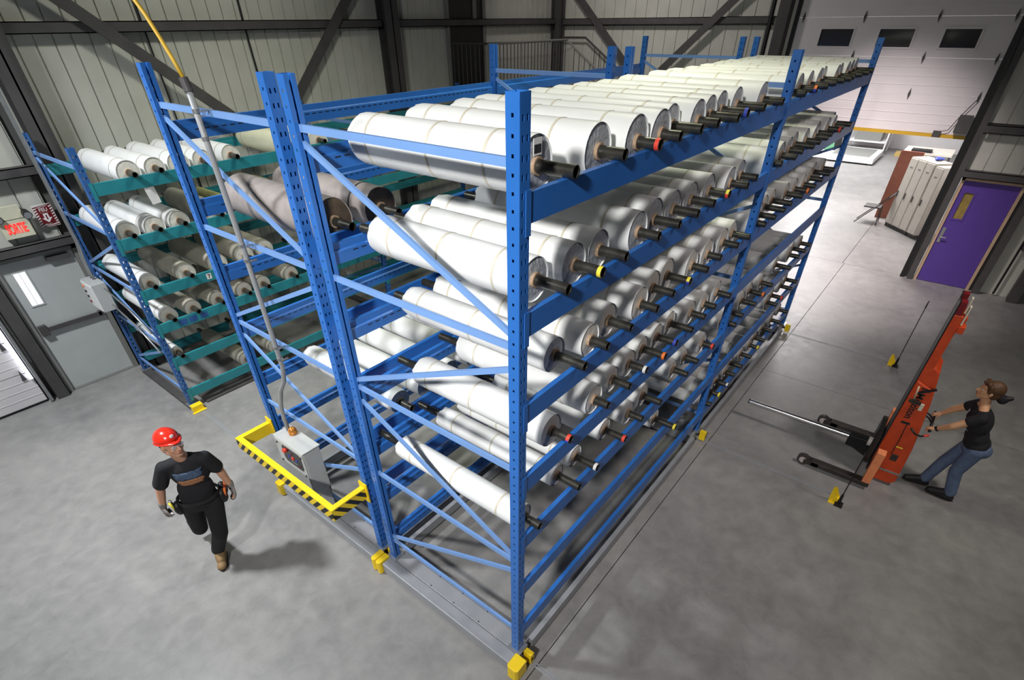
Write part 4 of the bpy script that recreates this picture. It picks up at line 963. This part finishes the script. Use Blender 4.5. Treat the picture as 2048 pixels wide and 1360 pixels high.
# --- worker in the red helmet
mo = Vector((-1.12, 3.2, 0))
MAN = thing('person', 'person in red hard hat and black shirt striding past the rack', 'person', mo)
pel, wai, che, nek = Vector((-1.105, 3.175, 1.00)), Vector((-1.095, 3.17, 1.13)), Vector((-1.075, 3.15, 1.38)), Vector((-1.085, 3.14, 1.55))
hc = Vector((-1.118, 3.10, 1.755))
Rs, Ls = Vector((-1.245, 3.215, 1.49)), Vector((-0.935, 3.06, 1.49))
Re, Le = Vector((-1.335, 3.31, 1.24)), Vector((-0.855, 3.12, 1.25))
Rw, Lw = Vector((-1.390, 3.33, 1.02)), Vector((-0.825, 3.10, 1.01))
Rh, Lh = Vector((-1.19, 3.215, 0.96)), Vector((-1.02, 3.125, 0.96))
Lk, La, Lt = Vector((-1.115, 3.07, 0.56)), Vector((-1.165, 3.29, 0.15)), Vector((-1.235, 3.16, 0.05))
Rk, Ra, Rt = Vector((-1.215, 3.30, 0.56)), Vector((-1.175, 3.70, 0.36)), Vector((-1.175, 3.74, 0.20))
sx = (Ls - Rs).normalized(); fwd = Vector((sx.y, -sx.x, 0)).normalized()
TR = Matrix((sx, fwd, Vector((0, 0, 1)))).transposed()
f, u, r = frame((0.22, -0.97, 0.14), (0.02, 0, 1))
body = MB(mo)
P, HR = head(body, hc, f, u, r, 1.06)
cap(body, nek, hc - u * 0.07 - f * 0.02, 0.060, 0.058)
body.ball(che, 0.155, 0.104, 0.18, 18, 12, TR); body.ball(wai, 0.142, 0.098, 0.16, 18, 12, TR); body.ball(pel, 0.165, 0.115, 0.13, 18, 12, TR)
limb(body, [nek - Vector((0, 0, 0.05)), Rs], [0.045, 0.045]); limb(body, [nek - Vector((0, 0, 0.05)), Ls], [0.045, 0.045])
limb(body, [Rs, Re, Rw], [0.052, 0.044, 0.030]); limb(body, [Ls, Le, Lw], [0.052, 0.044, 0.030])
limb(body, [Rh, Rk, Ra, Rt], [0.085, 0.060, 0.040, 0.030]); limb(body, [Lh, Lk, La, Lt], [0.085, 0.060, 0.040, 0.030])
rd, ld = (Rw - Re).normalized() + Vector((0.10, -0.1, 0)), (Lw - Le).normalized() + Vector((-0.18, -0.1, 0))
hand(body, Rw, rd, (0.9, -0.2, 0.1), 0.94, 0.75, 1); hand(body, Lw, ld, (-0.9, -0.1, 0.1), 0.94, 0.4, -1)
remesh(body.build('body', 'skin_m', MAN), 0.006)
face_parts(MAN, P, HR, 'lip', 1.06)
for nm, wr, dd, pn_, cu, ts in (('glove', Rw, rd, (0.9, -0.2, 0.1), 0.75, 1), ('glove', Lw, ld, (-0.9, -0.1, 0.1), 0.4, -1)):
    mb = MB(wr); hand(mb, wr, dd, pn_, 1.02, cu, ts, 0.0022); cap(mb, wr - Vector(dd).normalized() * 0.03, wr, 0.036, 0.034)
    remesh(mb.build(nm, 'glove', MAN), 0.006, 2)
sh = MB(mo)
sh.ball(che, 0.172, 0.122, 0.20, 20, 14, TR); sh.ball(wai, 0.160, 0.116, 0.20, 20, 14, TR); sh.ball(pel + Vector((0, 0, 0.05)), 0.166, 0.122, 0.13, 20, 14, TR)
limb(sh, [nek - Vector((0, 0, 0.03)), Rs], [0.062, 0.062]); limb(sh, [nek - Vector((0, 0, 0.03)), Ls], [0.062, 0.062])
limb(sh, [Rs, Rs.lerp(Re, 0.78)], [0.066, 0.070]); limb(sh, [Ls, Ls.lerp(Le, 0.78)], [0.066, 0.070])
sho = remesh(sh.build('shirt', 'shirt_black', MAN), 0.009, 3)
# chest print: patches hugging the shirt front
def patch(T, c, wd, ht, R_, ell, name, m_, o_=Vector((0, 0, 0)), nx_=10, nz_=6, ragged=0.15):
    """curved patch on an ellipsoid front: ell=(rx, ry, rz), c centre"""
    mb = MB(c); vs = []; rr = random.Random(len(name) + int(ht * 1000))
    for j in range(nz_ + 1):
        for i in range(nx_ + 1):
            a = (i / nx_ - 0.5) * wd; b_ = o_.z + (j / nz_ - 0.5) * ht
            if i in (0, nx_): a *= 1 + rr.uniform(-ragged, ragged)
            if j in (0, nz_): b_ += rr.uniform(-ragged, ragged) * 0.03
            a += o_.x
            q = max(0.02, 1 - (a / ell[0]) ** 2 - (b_ / ell[2]) ** 2)
            vs.append(c + R_ @ Vector((a, ell[1] * math.sqrt(q) + 0.004, b_)))
    fs = [(j * (nx_ + 1) + i, j * (nx_ + 1) + i + 1, (j + 1) * (nx_ + 1) + i + 1, (j + 1) * (nx_ + 1) + i) for j in range(nz_) for i in range(nx_)]
    o = mb.add(vs, fs).build(name, m_, T, smooth=True)
    so = o.modifiers.new('thick', 'SOLIDIFY'); so.thickness = 0.002
    return o
patch(sho, che, 0.23, 0.085, TR, (0.175, 0.125, 0.205), 'chest_print', 'print_blue', Vector((0, 0, 0.02)))
patch(sho, che, 0.21, 0.07, TR, (0.175, 0.125, 0.205), 'chest_print', 'print_orange', Vector((0, 0, -0.065)))
pt = MB(mo)
pt.ball(pel + Vector((0, 0, -0.02)), 0.178, 0.126, 0.12, 18, 12, TR)
limb(pt, [Rh, Rk, Ra], [0.100, 0.078, 0.066]); limb(pt, [Lh, Lk, La + Vector((0, 0, 0.02))], [0.100, 0.078, 0.070])
remesh(pt.build('trousers', 'pants_black', MAN), 0.009, 3)
for an, to, up_ in ((La, Lt, 0), (Ra, Rt, 1)):
    mb = MB(an); d = (to - an); 
    if not up_:
        d2 = Vector((d.x, d.y, 0)).normalized(); heel = an - d2 * 0.05; heel.z = 0.045; ball_ = an + d2 * 0.15; ball_.z = 0.047
        cap(mb, heel, ball_, 0.044, 0.046); cap(mb, an, heel, 0.056, 0.045); cap(mb, an, an.lerp(ball_, 0.6), 0.054, 0.048); mb.ball(ball_, 0.05, 0.05, 0.042)
        sole = MB(an); side = Vector((-d2.y, d2.x, 0))
        pts = [heel - d2 * 0.05, heel - d2 * 0.03 + side * 0.04, ball_ + side * 0.052, ball_ + d2 * 0.055, ball_ - side * 0.052, heel - d2 * 0.03 - side * 0.04]
        sole.prism([(p.x, p.y) for p in pts], 'z', 0.002, 0.022)
    else:
        d2 = d.normalized(); heel = an + Vector((0, 0.04, 0.0)); ball_ = an + d2 * 0.18
        cap(mb, heel, ball_, 0.044, 0.046); cap(mb, an, an.lerp(ball_, 0.5), 0.054, 0.048)
        sole = MB(an); back = Vector((0, 1, 0)); side = Vector((1, 0, 0))
        pts = [heel + back * 0.044, ball_ + back * 0.044]
        sole.bar(pts[0], pts[1], 0.085, 0.016, up=(0, 1, 0))
    remesh(mb.build('boot', 'boot_tan', MAN), 0.007, 3); sole.build('boot_sole', 'sole', MAN)
# helmet
hb = MB(P(0, -0.01, 0.055)); vs = []; n = 28
for j in range(9):
    a = (PI / 2) * j / 8
    for k in range(n):
        t = 2 * PI * k / n; vs.append(P(0.094 * math.cos(a) * math.cos(t), -0.022 + 0.116 * math.cos(a) * math.sin(t), 0.055 + 0.100 * math.sin(a)))
fs = [(j * n + k, j * n + (k + 1) % n, (j + 1) * n + (k + 1) % n, (j + 1) * n + k) for j in range(8) for k in range(n)]
hb.add(vs, fs)
vs = []
for k in range(n):
    t = 2 * PI * k / n; fr = max(0, math.sin(t)) ** 2
    vs.append(P(0.094 * math.cos(t), -0.022 + 0.116 * math.sin(t), 0.056)); vs.append(P((0.102) * math.cos(t), -0.022 + (0.124 + 0.034 * fr) * math.sin(t), 0.048 - 0.004 * fr))
fs = [(2 * k, 2 * k + 1, (2 * k + 3) % (2 * n), (2 * k + 2) % (2 * n)) for k in range(n)]
hb.add(vs, fs)
ho = hb.build('hard_hat', 'helmet', MAN, smooth=True); so = ho.modifiers.new('thick', 'SOLIDIFY'); so.thickness = 0.004
MB(P(0, 0.1, 0.1)).ball(P(0, 0.087, 0.100), 0.020, 0.006, 0.016, 12, 8, HR).build('hat_badge', 'sign_white', ho, smooth=True)
gl = MB(P(0, 0.09, 0))
for s in (-1, 1): gl.ball(P(s * 0.032, 0.094, 0.002), 0.028, 0.005, 0.018, 14, 8, HR)
gl.build('safety_glasses', 'glasses', MAN, smooth=True)
hr = MB(P(0, -0.05, 0)); hr.ball(P(0, -0.035, 0.005), 0.080, 0.080, 0.065, 16, 10, HR); hr.build('hair', 'ink', MAN, smooth=True)
# tool belt
bt = MB(pel); vs = []
for dz in (0.0, 0.05):
    for rr_ in (0.0, 0.008):
        for k in range(32):
            t = 2 * PI * k / 32; vs.append(pel + TR @ Vector(((0.186 + rr_) * math.cos(t), (0.136 + rr_) * math.sin(t), 0.02 + dz)))
fs = []
for k in range(32):
    k2 = (k + 1) % 32
    fs += [(k, k2, 64 + k2, 64 + k), (32 + k, 32 + k2, 96 + k2, 96 + k), (k, k2, 32 + k2, 32 + k), (64 + k, 64 + k2, 96 + k2, 96 + k)]
bt.add(vs, fs); bo = bt.build('tool_belt', 'black', MAN)
for s, e in ((-1, 0.02), (1, 0.02), (1, -0.09)):
    c = pel + TR @ Vector((s * 0.20, e, -0.03)); pb_ = MB(c); pb_.ball(c, 0.045, 0.060, 0.085, 14, 10, TR); pb_.build('tool_pouch', 'black', bo, smooth=True)
    for q, m_ in enumerate((('st_yellow', 'galv') if s < 0 else ('st_orange', 'sign_red'))):
        c2 = pel + TR @ Vector((s * 0.225, e + 0.03 - 0.04 * q, 0.02)); tl = MB(c2); tl.cyl(c2 - Vector((0, 0, 0.05)), c2 + TR @ Vector((s * 0.02, 0, 0.06)), 0.011, n=8); tl.build('hand_tool', m_, bo, smooth=True)
# gadget held in his right glove
c = Rw + rd.normalized() * 0.095 + Vector((0.035, -0.02, 0.0))
gz = thing('handheld_radio', 'black handheld device in the gloved hand of the striding person', 'radio', c)
MB(c).box(c.x - 0.02, c.x + 0.02, c.y - 0.045, c.y + 0.045, c.z - 0.022, c.z + 0.022).build('case', 'black', gz, bevel=0.006)
MB(c).cyl(c + Vector((0.0, -0.045, 0.006)), c + Vector((0.01, -0.055, 0.02)), 0.014, n=12).build('lens', 'sign_white', gz)

# --- woman pulling the stacker
wo = Vector((4.95, -2.8, 0))
WM = thing('person', 'person in black shirt and blue jeans pulling the orange stacker', 'person', wo)
pel, wai, che, nek = Vector((4.955, -2.895, 0.80)), Vector((4.95, -2.845, 0.93)), Vector((4.95, -2.785, 1.13)), Vector((4.95, -2.745, 1.31))
hc = Vector((4.955, -2.705, 1.50))
Ns, Fs = Vector((4.795, -2.765, 1.235)), Vector((5.095, -2.715, 1.245))
Ne, Fe = Vector((4.785, -2.58, 1.045)), Vector((5.12, -2.55, 1.085))
Nw, Fw = Vector((4.845, -2.475, 0.925)), Vector((5.125, -2.475, 0.985))
Nh, Fh = Vector((4.87, -2.905, 0.79)), Vector((5.035, -2.875, 0.78))
Nk, Na, Nt = Vector((4.885, -2.865, 0.44)), Vector((4.90, -2.945, 0.11)), Vector((4.92, -2.76, 0.04))
Fk, Fa, Ft = Vector((5.045, -2.745, 0.42)), Vector((5.03, -2.675, 0.10)), Vector((5.00, -2.50, 0.04))
sx = (Fs - Ns).normalized(); ax = (nek - pel).normalized(); fw_ = ax.cross(sx) * 1.0
if fw_.y < 0: fw_ = -fw_
TW = Matrix((sx, fw_, ax)).transposed()
f, u, r = frame((-0.18, 0.95, 0.18), (0, -0.1, 1))
body = MB(wo)
P, HR = head(body, hc, f, u, r, 0.97)
cap(body, nek, hc - u * 0.07 - f * 0.02, 0.050, 0.050)
body.ball(che, 0.150, 0.105, 0.17, 18, 12, TW); body.ball(wai, 0.125, 0.095, 0.14, 18, 12, TW); body.ball(pel, 0.155, 0.115, 0.12, 18, 12, TW)
limb(body, [nek, Ns], [0.048, 0.050]); limb(body, [nek, Fs], [0.048, 0.050])
limb(body, [Ns, Ne, Nw], [0.050, 0.040, 0.026]); limb(body, [Fs, Fe, Fw], [0.050, 0.040, 0.026])
limb(body, [Nh, Nk, Na, Nt], [0.080, 0.055, 0.034, 0.022]); limb(body, [Fh, Fk, Fa, Ft], [0.080, 0.055, 0.034, 0.022])
hand(body, Nw, Vector((4.85, -2.41, 0.90)) - Nw, (0.1, 0.4, -0.9), 0.86, 0.85, -1); hand(body, Fw, Vector((5.12, -2.41, 0.945)) - Fw, (0.1, 0.4, -0.9), 0.86, 0.85, 1)
remesh(body.build('body', 'skin_w', WM), 0.0058)
face_parts(WM, P, HR, 'lip', 0.97)
sh = MB(wo)
sh.ball(che, 0.166, 0.122, 0.18, 20, 14, TW); sh.ball(wai, 0.145, 0.112, 0.16, 20, 14, TW); sh.ball(pel + ax * 0.055, 0.164, 0.126, 0.10, 20, 14, TW)
sh.ball(che + TW @ Vector((0.05, 0.06, 0.02)), 0.06, 0.06, 0.06); sh.ball(che + TW @ Vector((-0.05, 0.06, 0.02)), 0.06, 0.06, 0.06)
limb(sh, [nek - ax * 0.03, Ns], [0.056, 0.062]); limb(sh, [nek - ax * 0.03, Fs], [0.056, 0.062])
limb(sh, [Ns, Ns.lerp(Ne, 0.36)], [0.064, 0.062]); limb(sh, [Fs, Fs.lerp(Fe, 0.36)], [0.064, 0.062])
sho = remesh(sh.build('shirt', 'shirt_black', WM), 0.008, 3)
patch(sho, che, 0.07, 0.07, TW, (0.168, 0.130, 0.185), 'shirt_print', 'print_white', Vector((0.0, 0, -0.115)))
patch(sho, che, 0.05, 0.05, TW, (0.168, 0.132, 0.185), 'shirt_print', 'print_white', Vector((0.03, 0, 0.10)))
pt = MB(wo); pt.ball(pel - ax * 0.01, 0.170, 0.132, 0.11, 18, 12, TW); pt.ball(pel + TW @ Vector((0.06, -0.06, -0.02)), 0.085, 0.085, 0.09); pt.ball(pel + TW @ Vector((-0.06, -0.06, -0.02)), 0.085, 0.085, 0.09)
limb(pt, [Nh, Nk, Na + Vector((0, 0, 0.01))], [0.095, 0.070, 0.062]); limb(pt, [Fh, Fk, Fa + Vector((0, 0, 0.01))], [0.095, 0.070, 0.062])
remesh(pt.build('jeans', 'jeans', WM), 0.009, 3)
for an, to in ((Na, Nt), (Fa, Ft)):
    mb = MB(an); d2 = Vector((to.x - an.x, to.y - an.y, 0)).normalized(); heel = an - d2 * 0.03; heel.z = 0.042; ball_ = Vector((to.x, to.y, 0.042))
    cap(mb, heel, ball_, 0.038, 0.038); cap(mb, an, heel, 0.045, 0.038); cap(mb, an, ball_, 0.046, 0.040)
    remesh(mb.build('shoe', 'boot_black', WM), 0.007, 3)
    sole = MB(an); side = Vector((-d2.y, d2.x, 0))
    pts = [heel - d2 * 0.044, heel + side * 0.036, ball_ + side * 0.042, ball_ + d2 * 0.046, ball_ - side * 0.042, heel - side * 0.036]
    sole.prism([(p.x, p.y) for p in pts], 'z', 0.002, 0.018).build('shoe_sole', 'sole', WM)
hr = MB(P(0, -0.02, 0.05))
hr.ball(P(0, -0.028, 0.042), 0.086, 0.100, 0.092, 20, 14, HR); hr.ball(P(0, -0.06, -0.01), 0.078, 0.065, 0.075, 16, 10, HR)
cap(hr, P(-0.05, 0.060, 0.088), P(0.05, 0.060, 0.088), 0.026, 0.026); cap(hr, P(-0.02, 0.085, 0.075), P(0.03, 0.088, 0.070), 0.018, 0.016)
for s in (-1, 1): cap(hr, P(s * 0.070, 0.035, 0.07), P(s * 0.076, 0.02, 0.0), 0.020, 0.014)
remesh(hr.build('hair', 'hair', WM), 0.008, 3)
pt_ = MB(P(0, -0.13, 0)); cap(pt_, P(0, -0.11, -0.015), P(0.0, -0.165, -0.045), 0.040, 0.052); cap(pt_, P(0, -0.16, -0.04), P(0, -0.22, 0.0), 0.046, 0.024)
remesh(pt_.build('hair_bun', 'ink', WM), 0.008, 3)
MB(Nw).pipe(Nw - Vector((0, 0.016, -0.018)) * 0.5, Nw + Vector((0, 0.010, -0.012)), 0.031, 0.026, 16).build('wristwatch', 'black', WM, auto=True)

# ------------------------------------------------------------------ workshop beyond the overhead door
struct(MB().box(12.9, 28, -1.9, -1.75, 0, 5.2).build('wall_workshop_right', 'door_white'))
struct(MB().box(29.5, 29.7, -1.75, 10, 0, 5.2).build('wall_workshop_far', 'door_white'))
struct(MB().box(12.9, 29.5, 9.8, 10, 0, 5.2).build('wall_workshop_left', 'door_white'))
struct(MB().box(12.9, 29.5, -1.9, 10, 5.2, 5.3).build('ceiling_workshop', 'door_white'))
# lockers: a bank of three plus a single one, turned towards the doorway
def locker_bank(p, q, n, label, hgt=1.78, dep=0.45):
    p = Vector(p); q = Vector(q); ex_ = (q - p).normalized(); ln = (q - p).length; nrm = Vector((-ex_.y, ex_.x, 0))
    T = thing('locker_bank' if n > 1 else 'locker', label, 'locker', (p + q) / 2)
    R3 = Matrix((ex_, nrm, Vector((0, 0, 1)))).transposed()
    def bx(name, a0, a1, b0, b1, c0, c1, m_, par):
        mb = MB(p); mb.box(0, 0, 0, 0, 0, 0); mb.v = []; mb.f = []
        vs = [p + R3 @ Vector((a, b_, c)) for c in (c0, c1) for b_ in (b0, b1) for a in (a0, a1)]
        mb.add(vs, [(0, 2, 3, 1), (4, 5, 7, 6), (0, 1, 5, 4), (2, 6, 7, 3), (0, 4, 6, 2), (1, 3, 7, 5)])
        return mb.build(name, m_, par)
    bx('carcass', 0, ln, 0, dep, 0.10, hgt, 'locker', T); bx('plinth', 0.01, ln - 0.01, 0.02, dep, 0, 0.10, 'steel_dark', T)
    wd = ln / n
    for k in range(n):
        d_ = bx('door', k * wd + 0.018, (k + 1) * wd - 0.018, -0.02, 0.0, 0.12, hgt - 0.03, 'locker', T)
        bx('latch', k * wd + 0.03, k * wd + 0.06, -0.035, -0.02, 0.80, 0.95, 'steel_dark', d_)
        bx('vents', k * wd + 0.10, (k + 1) * wd - 0.1, -0.022, -0.02, hgt - 0.25, hgt - 0.22, 'frame_grey', d_)
    return T, bx, wd
p0, p1 = Vector((16.66, -0.42, 0)), Vector((15.98, -1.03, 0))
# front normal must look back at the doorway: order the points so that the doors face -X/+Y
T, bx, wd = locker_bank(p0, p1, 3, 'bank of three cream steel lockers beyond the overhead door', 1.79)
ex_ = (p1 - p0).normalized()
T2, bx2, wd2 = locker_bank(p0 + ex_ * 0.94, p0 + ex_ * 1.24, 1, 'single cream locker beside the bank of three lockers', 1.75)
o = MB((17.4, -0.3, 0)).box(17.36, 17.42, -0.62, -0.07, 0.01, 1.80).build('brown_panel', 'brown_panel'); tag(o, 'tall brown board standing behind the folding chair and lockers', 'board')
bg_ = thing('blue_bag', 'blue crumpled bag lying on top of the locker bank', 'bag', (16.45, -1.15, 1.79))
MB((16.3, -0.95, 1.79)).ball((16.50, -1.00, 1.83), 0.16, 0.08, 0.035, 12, 8).ball((16.58, -1.08, 1.82), 0.09, 0.06, 0.025, 12, 8).build('bag', 'st_blue', bg_, smooth=True)
# folding chair
cx, cy = 16.72, -0.02
cz = thing('folding_chair', 'dark folding chair standing in front of the brown board', 'chair', (cx, cy, 0))
MB((cx, cy, 0)).box(cx - 0.21, cx + 0.21, cy - 0.18, cy + 0.24, 0.43, 0.47).build('seat', 'steel_dark', cz, bevel=0.015)
for sx_ in (-0.21, 0.21):
    MB((cx, cy, 0)).path([(cx + sx_, cy + 0.34, 0.0), (cx + sx_, cy - 0.05, 0.45), (cx + sx_, cy - 0.38, 0.84)], 0.013, 8).build('leg', 'dark_metal', cz)
    MB((cx, cy, 0)).path([(cx + sx_ * 0.9, cy - 0.22, 0.0), (cx + sx_ * 0.9, cy - 0.18, 0.45)], 0.013, 8).build('leg', 'dark_metal', cz)
MB((cx, cy, 0)).bar((cx, cy - 0.28, 0.70), (cx, cy - 0.38, 0.84), 0.40, 0.02, up=(0, 1, 1)).build('backrest', 'steel_dark', cz)
# far clutter
pl = thing('platform_scale', 'low white platform with grey deck on the workshop floor', 'platform', (25.6, 2.2, 0))
MB((25.6, 2.2, 0)).box(24.9, 27.2, 1.3, 4.4, 0.06, 0.26).build('deck_frame', 'white_paint', pl); MB((25.6, 2.2, 0.2)).box(25.1, 27.0, 1.5, 2.9, 0.26, 0.27).build('deck_plate', 'frame_grey', pl)
for a, b_ in ((25, 1.4), (25, 4.2), (27, 1.4), (27, 4.2)): MB((a, b_, 0)).box(a - 0.05, a + 0.05, b_ - 0.05, b_ + 0.05, 0, 0.06).build('foot', 'steel_dark', pl)
gm = thing('green_machine', 'green metal machine cabinet with dark side beyond the rack end', 'machine', (26.3, 3.6, 0.27))
MB((26.3, 3.6, 0.27)).prism([(3.0, 0.27), (4.4, 0.27), (4.4, 1.55), (3.15, 1.55)], 'x', 25.8, 27.0).build('cabinet', 'green_box', gm); MB((26.3, 3.0, 0.27)).prism([(2.94, 0.27), (2.995, 0.27), (3.145, 1.55), (3.09, 1.55)], 'x', 25.8, 27.0).build('side_panel', 'black', gm)
MB((26.3, 3.6, 1.55)).box(25.7, 27.1, 3.0, 4.4, 1.55, 1.62).build('top', 'white_paint', gm)
dk = thing('work_table', 'white table with tube legs behind the green machine', 'table', (27.2, 2.0, 0))
MB((27.2, 2.0, 0.9)).box(27.3, 28.6, 1.3, 2.9, 1.35, 1.41).build('table_top', 'white_paint', dk)
for a in (27.35, 28.55):
    for b_ in (1.35, 2.85): MB((a, b_, 0)).cyl((a, b_, 0), (a, b_, 1.35), 0.03, n=8).build('leg', 'white_paint', dk)
MB((27.2, 2.0, 0.5)).box(27.4, 28.5, 1.4, 2.8, 0.45, 0.50).build('shelf', 'white_paint', dk)
MB((27.2, 2.0, 0.8)).box(27.5, 28.4, 1.6, 2.6, 0.502, 0.95).build('stored_box', 'frame_grey', dk)
o = MB((28, 0.3, 0)).box(27.6, 28.1, -0.2, 0.9, 0, 0.14).build('timber_beam', 'wood'); tag(o, 'yellow timber beam lying on the workshop floor', 'timber')
tr_ = thing('side_table', 'small table with papers and black tray near the lockers', 'table', (20.6, -0.3, 0))
MB((20.6, -0.3, 0.8)).box(20.2, 21.4, -1.2, 0.1, 1.30, 1.35).build('table_top', 'locker', tr_)
for a in (20.25, 21.35):
    for b_ in (-1.15, 0.05): MB((a, b_, 0)).cyl((a, b_, 0), (a, b_, 1.30), 0.025, n=8).build('leg', 'steel_dark', tr_)
o = MB((20.5, -0.3, 1.35)).box(20.3, 20.6, -0.65, -0.1, 1.352, 1.42).build('paper_tray', 'black', bevel=0.01); tag(o, 'black tray on the small table near the lockers', 'tray')

# odds and ends on the far bay of the teal rack
o = MB((5.6, 7.0, TLV[1])).box(4.4, 7.2, YT0 + 0.05, YT0 + 0.35, TLV[1] + 0.002, TLV[1] + 0.05).build('timber_plank', 'wood'); tag(o, 'wooden plank lying across the far bay of the teal rack', 'plank')
bx_ = thing('storage_crate', 'dark crate with lid resting on the plank in the teal rack', 'crate', (5.3, YT0 + 0.2, TLV[1] + 0.05))
MB((5.3, YT0 + 0.2, TLV[1])).box(5.0, 5.6, YT0 + 0.06, YT0 + 0.34, TLV[1] + 0.052, TLV[1] + 0.28).build('crate_body', 'black', bx_, bevel=0.01)
MB((5.3, YT0 + 0.2, TLV[1])).box(4.98, 5.62, YT0 + 0.05, YT0 + 0.35, TLV[1] + 0.2805, TLV[1] + 0.31).build('lid', 'brown_panel', bx_, bevel=0.006)
